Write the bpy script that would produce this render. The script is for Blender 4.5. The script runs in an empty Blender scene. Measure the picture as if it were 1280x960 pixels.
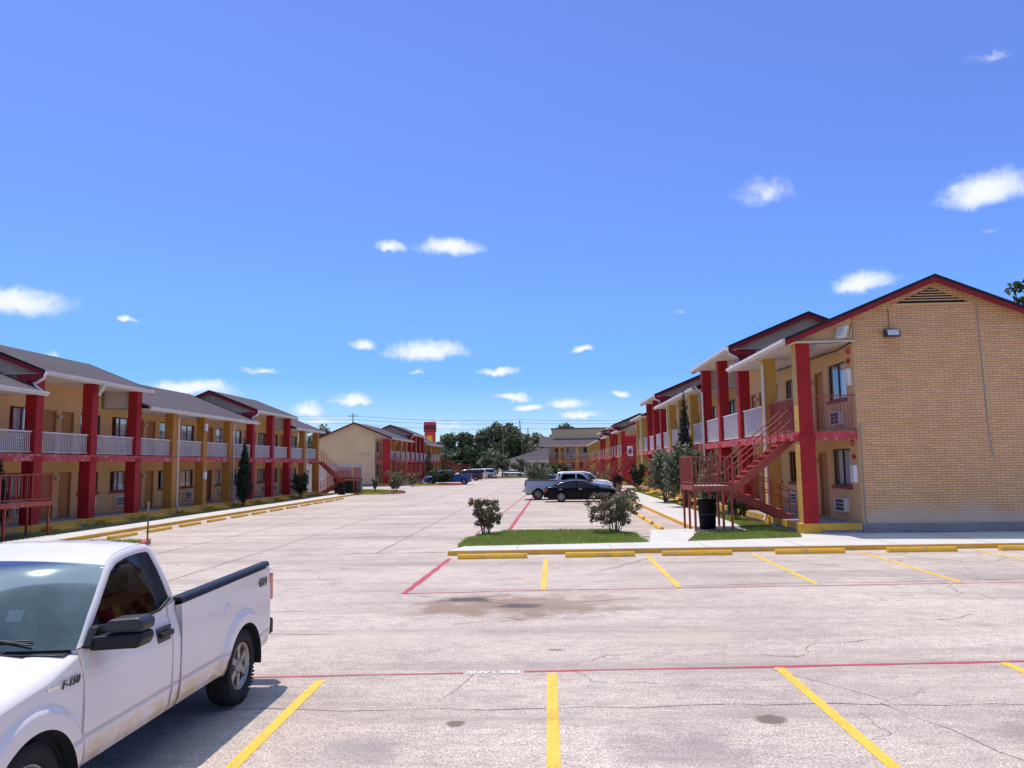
import bpy, bmesh, math, random
import numpy as np
from mathutils import Vector, Matrix
R = math.radians
random.seed(7); RNG = np.random.default_rng(7)
scene = bpy.context.scene
COL = scene.collection

# ------------------------------------------------------------------ materials
def new_mat(name):
    m = bpy.data.materials.new(name); m.use_nodes = True
    nt = m.node_tree; b = nt.nodes['Principled BSDF']
    return m, nt, b
def N(nt, t, **kw):
    n = nt.nodes.new(t)
    for k, v in kw.items(): setattr(n, k, v)
    return n
def noise(nt, vec, scale, detail=4, rough=.6, dist=0.0):
    n = N(nt, 'ShaderNodeTexNoise'); n.inputs['Scale'].default_value = scale
    n.inputs['Detail'].default_value = detail; n.inputs['Roughness'].default_value = rough
    n.inputs['Distortion'].default_value = dist
    if vec is not None: nt.links.new(vec, n.inputs['Vector'])
    return n.outputs['Fac']
def ramp(nt, fac, stops):
    r = N(nt, 'ShaderNodeValToRGB'); e = r.color_ramp.elements
    while len(e) < len(stops): e.new(.5)
    for el, (p, c) in zip(e, stops):
        el.position = p; el.color = (c, c, c, 1) if isinstance(c, (int, float)) else tuple(c) + ((1,) if len(c) == 3 else ())
    nt.links.new(fac, r.inputs[0]); return r.outputs['Color']
def mix(nt, fac, a, b, blend='MIX'):
    m = N(nt, 'ShaderNodeMix', data_type='RGBA', blend_type=blend)
    for sock, v in ((m.inputs[0], fac), (m.inputs[6], a), (m.inputs[7], b)):
        if isinstance(v, (int, float)): sock.default_value = v
        elif isinstance(v, (tuple, list)): sock.default_value = tuple(v) + ((1,) if len(v) == 3 else ())
        else: nt.links.new(v, sock)
    return m.outputs[2]
def mth(nt, op, a, b=None, c=None, clamp=False):
    m = N(nt, 'ShaderNodeMath', operation=op); m.use_clamp = clamp
    for i, v in enumerate((a, b, c)):
        if v is None: continue
        if isinstance(v, (int, float)): m.inputs[i].default_value = v
        else: nt.links.new(v, m.inputs[i])
    return m.outputs[0]
def smooth(nt, v, lo, hi):
    m = N(nt, 'ShaderNodeMapRange', interpolation_type='SMOOTHSTEP')
    nt.links.new(v, m.inputs[0]); m.inputs[1].default_value = lo; m.inputs[2].default_value = hi
    m.inputs[3].default_value = 0; m.inputs[4].default_value = 1
    return m.outputs[0]
def objco(nt): return N(nt, 'ShaderNodeTexCoord').outputs['Object']
def geopos(nt): return N(nt, 'ShaderNodeNewGeometry').outputs['Position']
def bump(nt, b, h, strength, dist=.01):
    n = N(nt, 'ShaderNodeBump'); n.inputs['Strength'].default_value = strength; n.inputs['Distance'].default_value = dist
    nt.links.new(h, n.inputs['Height']); nt.links.new(n.outputs[0], b.inputs['Normal'])

def paint(name, c, rough=.6, var=.18, scale=1.3, fine=14, metal=0, wear=None, wearcol=(.35, .33, .31), bumpy=.0, spec=.5, coat=0):
    m, nt, b = new_mat(name); oi = N(nt, 'ShaderNodeObjectInfo'); va = N(nt, 'ShaderNodeVectorMath', operation='ADD'); nt.links.new(objco(nt), va.inputs[0])
    cx = N(nt, 'ShaderNodeCombineXYZ')
    for k_ in range(3): nt.links.new(mth(nt, 'MULTIPLY', oi.outputs['Random'], 19.0 + 7 * k_), cx.inputs[k_])
    nt.links.new(cx.outputs[0], va.inputs[1]); co = va.outputs[0]
    n1 = noise(nt, co, scale, 5); n2 = noise(nt, co, fine, 4)
    f = mth(nt, 'ADD', mth(nt, 'MULTIPLY', n1, .6), mth(nt, 'MULTIPLY', n2, .4))
    lo = tuple(x * (1 - var * 1.6) for x in c); hi = tuple(min(.95, x * (1 + var * 1.2)) for x in c)
    colr = ramp(nt, f, [(.3, lo), (.7, hi)])
    if wear:
        w = smooth(nt, mth(nt, 'ADD', noise(nt, co, 5, 6, .7), mth(nt, 'MULTIPLY', noise(nt, co, 40, 3), .25)), wear, wear + .05)
        colr = mix(nt, w, colr, wearcol)
    nt.links.new(colr, b.inputs['Base Color'])
    b.inputs['Roughness'].default_value = rough; b.inputs['Metallic'].default_value = metal
    b.inputs['Specular IOR Level'].default_value = spec; b.inputs['Coat Weight'].default_value = coat
    b.inputs['Coat Roughness'].default_value = .04
    if bumpy: bump(nt, b, n2, bumpy, .01)
    return m

M = {}
def build_materials():
    M['wall'] = paint('tan_stucco', (.72, .425, .19), .85, .14, .5, 30, bumpy=.5)
    M['wall_r'] = paint('pale_tan_stucco', (.74, .46, .22), .85, .14, .5, 30, bumpy=.5)
    M['gable'] = paint('grey_tan_stucco', (.54, .39, .27), .9, .12, .6, 30, bumpy=.4)
    M['cream'] = paint('cream_stucco', (.64, .45, .25), .9, .12, .35, 12, bumpy=.4)
    M['red'] = paint('red_painted_post', (.37, .015, .018), .6, .22, .8, 10, wear=.79, wearcol=(.42, .13, .11), spec=.25)
    M['rake'] = paint('dark_red_rake', (.27, .016, .024), .65, .14, .8, 10, spec=.25)
    M['redworn'] = paint('worn_red_band', (.50, .045, .05), .7, .2, 1.2, 9, wear=.68, wearcol=(.52, .30, .28))
    M['steelred'] = paint('red_painted_steel', (.36, .05, .03), .5, .22, 2, 18, wear=.74, wearcol=(.42, .20, .12))
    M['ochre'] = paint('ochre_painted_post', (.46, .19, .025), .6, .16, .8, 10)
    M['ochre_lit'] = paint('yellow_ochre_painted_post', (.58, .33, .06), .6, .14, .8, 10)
    M['white'] = paint('white_trim', (.68, .625, .57), .55, .08, 1.2, 9)
    M['rail'] = paint('white_railing', (.70, .64, .66), .55, .1, 2, 16, wear=.76, wearcol=(.45, .38, .38))
    M['yellow'] = paint('yellow_kerb_paint', (.78, .40, .025), .65, .16, 1.5, 22, wear=.70, wearcol=(.42, .36, .27), bumpy=.3)
    M['stop'] = paint('yellow_stop_paint', (.86, .44, .03), .6, .16, 2.2, 26, wear=.70, wearcol=(.40, .30, .18), bumpy=.35)
    M['redkerb'] = paint('red_kerb_paint', (.55, .06, .05), .65, .2, 2, 22, wear=.66, wearcol=(.45, .36, .33))
    M['door'] = paint('brown_door', (.46, .19, .045), .55, .12, .7, 8)
    M['door_dark'] = paint('dark_red_door', (.22, .045, .025), .55, .12, .7, 8)
    M['sill'] = paint('red_sill', (.30, .035, .035), .6, .15, 1, 9)
    M['black'] = paint('black_metal', (.02, .02, .022), .45, .1)
    M['blackplastic'] = paint('black_plastic', (.013, .012, .013), .45, .15, 3, 90, spec=.3)
    M['dark'] = paint('dark_void', (.012, .012, .013), .9, .1)
    M['frame'] = paint('dark_bronze_frame', (.05, .04, .035), .45, .1)
    M['grey'] = paint('grey_metal', (.32, .32, .33), .5, .12, 2, 14)
    M['chrome'] = paint('bright_metal', (.72, .72, .73), .22, .04, metal=1)
    M['rim'] = paint('alloy_rim', (.34, .32, .30), .42, .12, 4, 30, metal=.85)
    M['tyre'] = paint('tyre_rubber', (.014, .0135, .0135), .9, .2, 5, 40, bumpy=.3)
    M['brass'] = paint('door_hardware', (.55, .45, .25), .3, .05, metal=1)
    M['bark'] = paint('bark', (.12, .085, .06), .95, .3, 2, 12, bumpy=.8)
    M['acwhite'] = paint('ac_casing', (.72, .69, .64), .55, .1, 2, 9)
    M['dumpgreen'] = paint('green_dumpster_paint', (.018, .05, .035), .5, .2, 1.2, 9)
    M['binblack'] = paint('black_bin_plastic', (.005, .0045, .005), .7, .2, 2, 12, spec=.2)
    M['signred'] = paint('red_sign_face', (.62, .04, .035), .4, .06)
    M['signdark'] = paint('dark_red_sign_face', (.13, .012, .018), .4, .06)
    M['signyellow'] = paint('yellow_sign_face', (.85, .50, .03), .4, .05)
    M['wood'] = paint('weathered_pole_wood', (.16, .13, .11), .9, .2, 2, 14)
    M['fencew'] = paint('white_fence_boards', (.62, .57, .55), .7, .1, 1, 9)
    M['pink'] = paint('faded_pink_gate', (.46, .26, .24), .7, .15, 1, 9)
    M['petal'] = paint('rose_petals', (.62, .05, .10), .6, .2, 20, 60)
    M['plastic_white'] = paint('white_plastic', (.75, .75, .75), .4, .05)
    M['taillight'] = paint('red_lens', (.45, .012, .02), .15, .05, coat=1)
    M['lens'] = paint('clear_lens', (.6, .62, .64), .12, .05, coat=1)
    M['badge'] = paint('dark_badge', (.03, .03, .035), .3, .05)
    # curtains
    m, nt, b = new_mat('curtain_cloth'); co = objco(nt)
    nt.links.new(ramp(nt, noise(nt, co, 3, 4), [(.3, (.74, .71, .69)), (.7, (.88, .84, .82))]), b.inputs['Base Color']); b.inputs['Roughness'].default_value = .9
    M['curtain'] = m
    # window glass
    def glass(name, tint, clear, rough=.02, gain=.26):
        m, nt, b = new_mat(name); nt.nodes.remove(b); out = nt.nodes['Material Output']
        tr = N(nt, 'ShaderNodeBsdfTransparent'); tr.inputs[0].default_value = tint + (1,)
        gl = N(nt, 'ShaderNodeBsdfGlossy'); gl.inputs['Roughness'].default_value = rough; gl.inputs[0].default_value = (.95, .97, 1, 1)
        lw = N(nt, 'ShaderNodeFresnel'); lw.inputs[0].default_value = 1.5
        nz = noise(nt, objco(nt), 2.2, 3); bp = N(nt, 'ShaderNodeBump'); bp.inputs['Strength'].default_value = .012; bp.inputs['Distance'].default_value = .05
        nt.links.new(nz, bp.inputs['Height']); nt.links.new(bp.outputs[0], gl.inputs['Normal'])
        f = mth(nt, 'ADD', mth(nt, 'MULTIPLY', lw.outputs[0], gain), clear, clamp=True)
        ms = N(nt, 'ShaderNodeMixShader'); nt.links.new(f, ms.inputs[0]); nt.links.new(tr.outputs[0], ms.inputs[1]); nt.links.new(gl.outputs[0], ms.inputs[2])
        nt.links.new(ms.outputs[0], out.inputs[0]); return m
    M['glass'] = glass('window_glass', (.84, .87, .88), .025)
    M['carglass'] = glass('tinted_car_glass', (.10, .11, .12), .004, gain=.09)
    # windscreen: dusty film with a sharp reflection
    m, nt, b = new_mat('dusty_windscreen'); nt.nodes.remove(b); out = nt.nodes['Material Output']
    tr = N(nt, 'ShaderNodeBsdfTransparent'); tr.inputs[0].default_value = (.26, .31, .34, 1)
    g1 = N(nt, 'ShaderNodeBsdfGlossy'); g1.inputs['Roughness'].default_value = .03
    g2 = N(nt, 'ShaderNodeBsdfGlossy'); g2.inputs['Roughness'].default_value = .1; g2.inputs[0].default_value = (.8, .97, 1, 1)
    df = N(nt, 'ShaderNodeBsdfDiffuse'); df.inputs[0].default_value = (.45, .5, .52, 1)
    fr = N(nt, 'ShaderNodeFresnel'); fr.inputs[0].default_value = 1.5
    co = objco(nt)
    m1 = N(nt, 'ShaderNodeMixShader'); nt.links.new(mth(nt, 'ADD', mth(nt, 'MULTIPLY', fr.outputs[0], .38), .006, clamp=True), m1.inputs[0])
    nt.links.new(tr.outputs[0], m1.inputs[1]); nt.links.new(g1.outputs[0], m1.inputs[2])
    ad = N(nt, 'ShaderNodeMixShader'); ad.inputs[0].default_value = .09
    nt.links.new(g2.outputs[0], ad.inputs[1]); nt.links.new(df.outputs[0], ad.inputs[2])
    m2 = N(nt, 'ShaderNodeMixShader')
    nt.links.new(mth(nt, 'MULTIPLY', ramp(nt, noise(nt, co, 5, 6, .7), [(.3, .5), (.8, 1.0)]), .2), m2.inputs[0])
    nt.links.new(m1.outputs[0], m2.inputs[1]); nt.links.new(ad.outputs[0], m2.inputs[2]); nt.links.new(m2.outputs[0], out.inputs[0])
    M['windscreen'] = m
    # brick
    def brick(name, c1, c2, mortar):
        m, nt, b = new_mat(name); sp = N(nt, 'ShaderNodeSeparateXYZ'); nt.links.new(objco(nt), sp.inputs[0])
        cb = N(nt, 'ShaderNodeCombineXYZ'); nt.links.new(mth(nt, 'ADD', sp.outputs[0], sp.outputs[1]), cb.inputs[0]); nt.links.new(sp.outputs[2], cb.inputs[1])
        br = N(nt, 'ShaderNodeTexBrick'); nt.links.new(cb.outputs[0], br.inputs['Vector'])
        br.inputs['Scale'].default_value = 1; br.inputs['Brick Width'].default_value = .305; br.inputs['Row Height'].default_value = .0815
        br.inputs['Mortar Size'].default_value = .0085; br.inputs['Mortar Smooth'].default_value = .25; br.inputs['Bias'].default_value = -.1
        br.inputs['Color1'].default_value = c1 + (1,); br.inputs['Color2'].default_value = c2 + (1,); br.inputs['Mortar'].default_value = mortar + (1,)
        v = noise(nt, objco(nt), .6, 5); v2 = noise(nt, objco(nt), 25, 3)
        c = mix(nt, ramp(nt, v, [(.35, .0), (.7, .22)]), br.outputs['Color'], (.78, .50, .30))
        c = mix(nt, ramp(nt, v2, [(.35, .0), (.8, .25)]), c, (.52, .29, .15))
        mp = N(nt, 'ShaderNodeMapping'); nt.links.new(objco(nt), mp.inputs[0]); mp.inputs['Scale'].default_value = (2.2, 2.2, .22)
        c = mix(nt, ramp(nt, noise(nt, mp.outputs[0], 1.0, 5, .65), [(.45, .0), (.72, .24)]), c, (.44, .26, .14))
        sz = N(nt, 'ShaderNodeSeparateXYZ'); nt.links.new(objco(nt), sz.inputs[0])
        base_d = mth(nt, 'MULTIPLY', mth(nt, 'SUBTRACT', 1.0, smooth(nt, mth(nt, 'ADD', sz.outputs[2], mth(nt, 'MULTIPLY', v, -.8)), .0, .7)), .7)
        c = mix(nt, base_d, c, (.62, .50, .38))
        nt.links.new(c, b.inputs['Base Color']); b.inputs['Roughness'].default_value = .85
        bump(nt, b, mth(nt, 'SUBTRACT', 1.0, br.outputs['Fac']), .6, .012)
        return m
    M['brick'] = brick('tan_brick', (.80, .46, .215), (.66, .36, .155), (.25, .115, .055))
    # concretes
    def conc(name, a, c, scale=1.0, stain=(.2, .18, .18), amt=.5):
        m, nt, b = new_mat(name); co = geopos(nt)
        f = mth(nt, 'ADD', mth(nt, 'MULTIPLY', noise(nt, co, .7 * scale, 6, .65), .6), mth(nt, 'MULTIPLY', noise(nt, co, 45, 3, .7), .4))
        colr = ramp(nt, f, [(.3, a), (.7, c)])
        s = smooth(nt, noise(nt, co, 1.7 * scale, 6, .7), .56, .75)
        colr = mix(nt, mth(nt, 'MULTIPLY', s, amt), colr, stain)
        nt.links.new(colr, b.inputs['Base Color']); b.inputs['Roughness'].default_value = .9
        bump(nt, b, noise(nt, co, 80, 3), .3, .01); return m
    M['sidewalk'] = conc('pale_concrete', (.50, .46, .42), (.66, .62, .57), amt=.25, stain=(.38, .34, .31))
    M['found'] = conc('grey_foundation', (.22, .165, .16), (.38, .30, .28), 2, (.11, .085, .10), .8)
    M['walk'] = conc('grey_walkway', (.25, .235, .235), (.36, .34, .335), 1)
    # roof shingles
    m, nt, b = new_mat('grey_shingles'); co = objco(nt)
    sp = N(nt, 'ShaderNodeSeparateXYZ'); nt.links.new(co, sp.inputs[0])
    cb = N(nt, 'ShaderNodeCombineXYZ'); nt.links.new(sp.outputs[1], cb.inputs[0]); nt.links.new(sp.outputs[2], cb.inputs[1])
    br = N(nt, 'ShaderNodeTexBrick'); nt.links.new(cb.outputs[0], br.inputs['Vector']); br.inputs['Scale'].default_value = 1
    br.inputs['Brick Width'].default_value = .3; br.inputs['Row Height'].default_value = .06; br.inputs['Mortar Size'].default_value = .006
    br.inputs['Color1'].default_value = (.125, .095, .105, 1); br.inputs['Color2'].default_value = (.075, .058, .068, 1); br.inputs['Mortar'].default_value = (.05, .042, .05, 1)
    c = mix(nt, ramp(nt, noise(nt, co, .5, 5), [(.35, 0.), (.7, .55)]), br.outputs['Color'], (.105, .085, .095))
    nt.links.new(c, b.inputs['Base Color']); b.inputs['Roughness'].default_value = .92; b.inputs['Specular IOR Level'].default_value = .25
    M['shingle'] = m
    # foliage
    def leaf(name, stops, rough=.5, trans=.25):
        m, nt, b = new_mat(name); g = N(nt, 'ShaderNodeNewGeometry')
        c = ramp(nt, g.outputs['Random Per Island'], stops)
        if name == 'grass_blades': c = mix(nt, ramp(nt, noise(nt, geopos(nt), .9, 5, .7), [(.50, .0), (.68, .8)]), c, (.36, .29, .13))
        nt.links.new(c, b.inputs['Base Color']); b.inputs['Roughness'].default_value = rough; b.inputs['Specular IOR Level'].default_value = .35
        tl = N(nt, 'ShaderNodeBsdfTranslucent'); nt.links.new(c, tl.inputs[0])
        ms = N(nt, 'ShaderNodeMixShader'); ms.inputs[0].default_value = trans
        nt.links.new(b.outputs[0], ms.inputs[1]); nt.links.new(tl.outputs[0], ms.inputs[2]); nt.links.new(ms.outputs[0], nt.nodes['Material Output'].inputs[0])
        return m
    M['leaf_oak'] = leaf('dark_oak_leaves', [(0, (.075, .09, .05)), (.5, (.14, .165, .085)), (1, (.24, .26, .15))])  # leaf tones lightened to put distance haze into the colour
    M['leaf_mid'] = leaf('mid_green_leaves', [(0, (.035, .06, .018)), (.5, (.06, .095, .03)), (1, (.10, .135, .045))])
    M['leaf_rose'] = leaf('rose_leaves', [(0, (.08, .10, .045)), (.4, (.16, .19, .09)), (.65, (.22, .20, .11)), (.85, (.28, .17, .12)), (1, (.33, .12, .11))])
    M['leaf_cypress'] = leaf('cypress_leaves', [(0, (.012, .022, .012)), (1, (.035, .05, .025))], trans=.1)
    M['leaf_oleander'] = leaf('oleander_leaves', [(0, (.08, .11, .055)), (.6, (.16, .20, .11)), (1, (.27, .28, .18))])
    M['leaf_hedge'] = leaf('hedge_leaves', [(0, (.035, .055, .02)), (1, (.09, .11, .035))])
    M['grass'] = leaf('grass_blades', [(0, (.16, .25, .035)), (.55, (.32, .43, .06)), (.88, (.44, .48, .11)), (1, (.6, .5, .25))], .6, .3)
    m, nt, b = new_mat('soil'); co = geopos(nt)
    nt.links.new(ramp(nt, noise(nt, co, 3, 6), [(.3, (.09, .085, .035)), (.7, (.17, .15, .07))]), b.inputs['Base Color']); b.inputs['Roughness'].default_value = .95
    M['soil'] = m
    m, nt, b = new_mat('far_ground'); co = geopos(nt)
    nt.links.new(ramp(nt, noise(nt, co, .05, 6), [(.3, (.09, .11, .04)), (.7, (.17, .16, .08))]), b.inputs['Base Color']); b.inputs['Roughness'].default_value = .95
    M['farground'] = m
    # worn road paint
    def roadpaint(name, c, thr, rough=.7):
        m, nt, b = new_mat(name); co = geopos(nt)
        w = mth(nt, 'ADD', mth(nt, 'MULTIPLY', noise(nt, co, 60, 3, .8), .55), mth(nt, 'MULTIPLY', noise(nt, co, 1.2, 4), .45))
        f = smooth(nt, w, thr, thr + .09)
        cc = ramp(nt, noise(nt, co, 12, 4), [(.3, tuple(x * .8 for x in c)), (.7, c)])
        nt.links.new(cc, b.inputs['Base Color']); b.inputs['Roughness'].default_value = rough
        tr = N(nt, 'ShaderNodeBsdfTransparent'); ms = N(nt, 'ShaderNodeMixShader')
        nt.links.new(f, ms.inputs[0]); nt.links.new(b.outputs[0], ms.inputs[1]); nt.links.new(tr.outputs[0], ms.inputs[2])
        nt.links.new(ms.outputs[0], nt.nodes['Material Output'].inputs[0]); return m
    M['p_yellow'] = roadpaint('yellow_line_paint', (.86, .52, .06), .545)
    M['p_red'] = roadpaint('red_line_paint', (.52, .07, .09), .525)
    M['p_redfaint'] = roadpaint('faded_red_line_paint', (.50, .10, .11), .525)
    M['p_white'] = roadpaint('white_line_paint', (.85, .83, .83), .55)
    M['crack'] = roadpaint('crack_line', (.21, .145, .125), .49, .95)
    M['seam'] = roadpaint('seam_line', (.27, .20, .18), .50, .95)
    # the lot: pale, worn, exposed aggregate with cracks and stains
    m, nt, b = new_mat('worn_lot_surface'); co = geopos(nt)
    agg = noise(nt, co, 46, 2, .6); agg2 = noise(nt, co, 17, 3, .7); big = noise(nt, co, .22, 6, .6); mid = noise(nt, co, 1.6, 6, .7)
    base = ramp(nt, big, [(.3, (.42, .335, .29)), (.5, (.515, .42, .358)), (.7, (.59, .49, .415))])
    base = mix(nt, 1.0, base, ramp(nt, agg, [(.30, .40), (.42, .80), (.52, 1.03), (.62, 1.3), (.72, 1.52)]), 'MULTIPLY')
    base = mix(nt, 1.0, base, ramp(nt, agg2, [(.3, .84), (.5, 1.0), (.7, 1.13)]), 'MULTIPLY')
    mp3 = N(nt, 'ShaderNodeMapping'); nt.links.new(co, mp3.inputs[0]); mp3.inputs['Scale'].default_value = (2.2, 5.5, 1)
    base = mix(nt, 1.0, base, ramp(nt, noise(nt, mp3.outputs[0], 1.6, 8, .78), [(.34, .72), (.5, 1.02), (.66, 1.18)]), 'MULTIPLY')
    base = mix(nt, ramp(nt, mid, [(.5, 0.), (.70, .5)]), base, (.30, .245, .235))
    vs = N(nt, 'ShaderNodeMapping'); nt.links.new(co, vs.inputs[0]); vs.inputs['Scale'].default_value = (.10, .8, 1)
    st = noise(nt, vs.outputs[0], 1.0, 6, .7)
    base = mix(nt, ramp(nt, st, [(.48, 0.), (.66, .72)]), base, (.30, .235, .21))
    warm = noise(nt, co, .35, 5, .6); base = mix(nt, ramp(nt, warm, [(.52, 0.), (.7, .28)]), base, (.50, .41, .34))
    # own stains: (x, y, rx, ry, colour, amount)
    nz = noise(nt, co, 1.4, 5, .65)
    def stain(x, y, rx, ry, c, amt, soft=.5):
        nonlocal base
        va = N(nt, 'ShaderNodeVectorMath', operation='MULTIPLY_ADD'); nt.links.new(co, va.inputs[0])
        va.inputs[1].default_value = (1 / rx, 1 / ry, 0); va.inputs[2].default_value = (-x / rx, -y / ry, 0)
        ln = N(nt, 'ShaderNodeVectorMath', operation='LENGTH'); nt.links.new(va.outputs[0], ln.inputs[0])
        d = mth(nt, 'ADD', ln.outputs['Value'], mth(nt, 'MULTIPLY', mth(nt, 'SUBTRACT', nz, .5), 2.2))
        base = mix(nt, mth(nt, 'MULTIPLY', mth(nt, 'SUBTRACT', 1.0, smooth(nt, d, 1 - soft, 1.0)), amt), base, c)
    stain(-.6, 13.9, 2.6, 1.35, (.27, .18, .13), .9, .6)
    stain(-1.5, 14.4, .75, .28, (.085, .075, .075), .9, .7)
    stain(-.55, 13.75, .5, .24, (.09, .08, .08), .9, .7)
    stain(1.2, 14.2, 1.6, .7, (.40, .31, .25), .6, .7)
    stain(-.93, 7.62, .13, .12, (.17, .12, .09), .9, .4)
    stain(2.1, 7.75, .19, .16, (.16, .115, .09), .9, .4)
    stain(.05, 10.55, .12, .07, (.22, .15, .11), .8, .5)
    stain(1.1, 7.0, .9, .75, (.24, .19, .20), .55, .8)
    stain(-1.6, 6.9, .7, .5, (.25, .21, .215), .55, .8)
    stain(4.6, 7.4, .8, .6, (.24, .18, .18), .6, .8)
    stain(1.9, 11.3, .9, .5, (.52, .42, .32), .6, .7)
    stain(-3.0, 11.2, 1.3, .7, (.52, .43, .34), .5, .8)
    stain(9.6, 16.8, 3.5, .9, (.30, .235, .22), .55, .7)
    stain(1.2, 45, 1.2, 2.2, (.33, .27, .24), .6, .8)
    stain(-6, 27, 2.5, 1.0, (.28, .23, .22), .6, .8)
    stain(-3.2, 8.0, .16, 2.4, (.36, .27, .23), .5, .8)
    # hairline cracks
    vm = N(nt, 'ShaderNodeMapping'); nt.links.new(co, vm.inputs[0]); vm.inputs['Scale'].default_value = (.22, .30, 1)
    wv = N(nt, 'ShaderNodeVectorMath', operation='ADD'); nt.links.new(vm.outputs[0], wv.inputs[0])
    nn = N(nt, 'ShaderNodeTexNoise'); nn.inputs['Scale'].default_value = .9; nn.inputs['Detail'].default_value = 6; nt.links.new(co, nn.inputs['Vector'])
    sc = N(nt, 'ShaderNodeVectorMath', operation='SCALE'); nt.links.new(nn.outputs['Color'], sc.inputs[0]); sc.inputs['Scale'].default_value = .35; nt.links.new(sc.outputs[0], wv.inputs[1])
    vo = N(nt, 'ShaderNodeTexVoronoi', feature='DISTANCE_TO_EDGE'); vo.inputs['Scale'].default_value = 1; nt.links.new(wv.outputs[0], vo.inputs['Vector'])
    cr = mth(nt, 'SUBTRACT', 1.0, smooth(nt, vo.outputs['Distance'], .001, .006))
    msk = smooth(nt, noise(nt, co, .15, 4), .47, .58)
    base = mix(nt, mth(nt, 'MULTIPLY', mth(nt, 'MULTIPLY', cr, msk), .65), base, (.16, .12, .12))
    nt.links.new(base, b.inputs['Base Color']); b.inputs['Roughness'].default_value = .88; b.inputs['Specular IOR Level'].default_value = .3
    bump(nt, b, agg, .5, .012)
    M['lot'] = m
    # car paints
    def carpaint(name, c, rough=.3, metal=0.0, dirt=.0, coat=.55, spec=.3):
        m, nt, b = new_mat(name); co = objco(nt)
        colr = ramp(nt, noise(nt, co, 2, 4), [(.3, tuple(x * .95 for x in c)), (.7, c)])
        if dirt:
            sp = N(nt, 'ShaderNodeSeparateXYZ'); nt.links.new(co, sp.inputs[0])
            d = mth(nt, 'MULTIPLY', mth(nt, 'SUBTRACT', 1.0, smooth(nt, sp.outputs[2], .48, .66)), smooth(nt, noise(nt, co, 2.2, 5, .7), .38, .60))
            colr = mix(nt, mth(nt, 'MULTIPLY', d, dirt), colr, (.66, .50, .30))
        nt.links.new(colr, b.inputs['Base Color']); b.inputs['Roughness'].default_value = rough; b.inputs['Metallic'].default_value = metal
        b.inputs['Coat Weight'].default_value = coat; b.inputs['Specular IOR Level'].default_value = spec; b.inputs['Coat Roughness'].default_value = .05
        return m
    M['car_white'] = carpaint('white_car_paint', (.82, .73, .69), .35, dirt=.9)
    M['car_black'] = carpaint('black_car_paint', (.004, .003, .005), .35, coat=.04, spec=.14)
    M['car_silver'] = carpaint('silver_car_paint', (.36, .39, .44), .35, .5)
    M['car_blue'] = carpaint('blue_car_paint', (.015, .05, .22), .3)
    M['car_maroon'] = carpaint('maroon_car_paint', (.06, .015, .02), .3)
    M['car_grey'] = carpaint('grey_car_paint', (.16, .18, .21), .3, .4)
build_materials()

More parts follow.
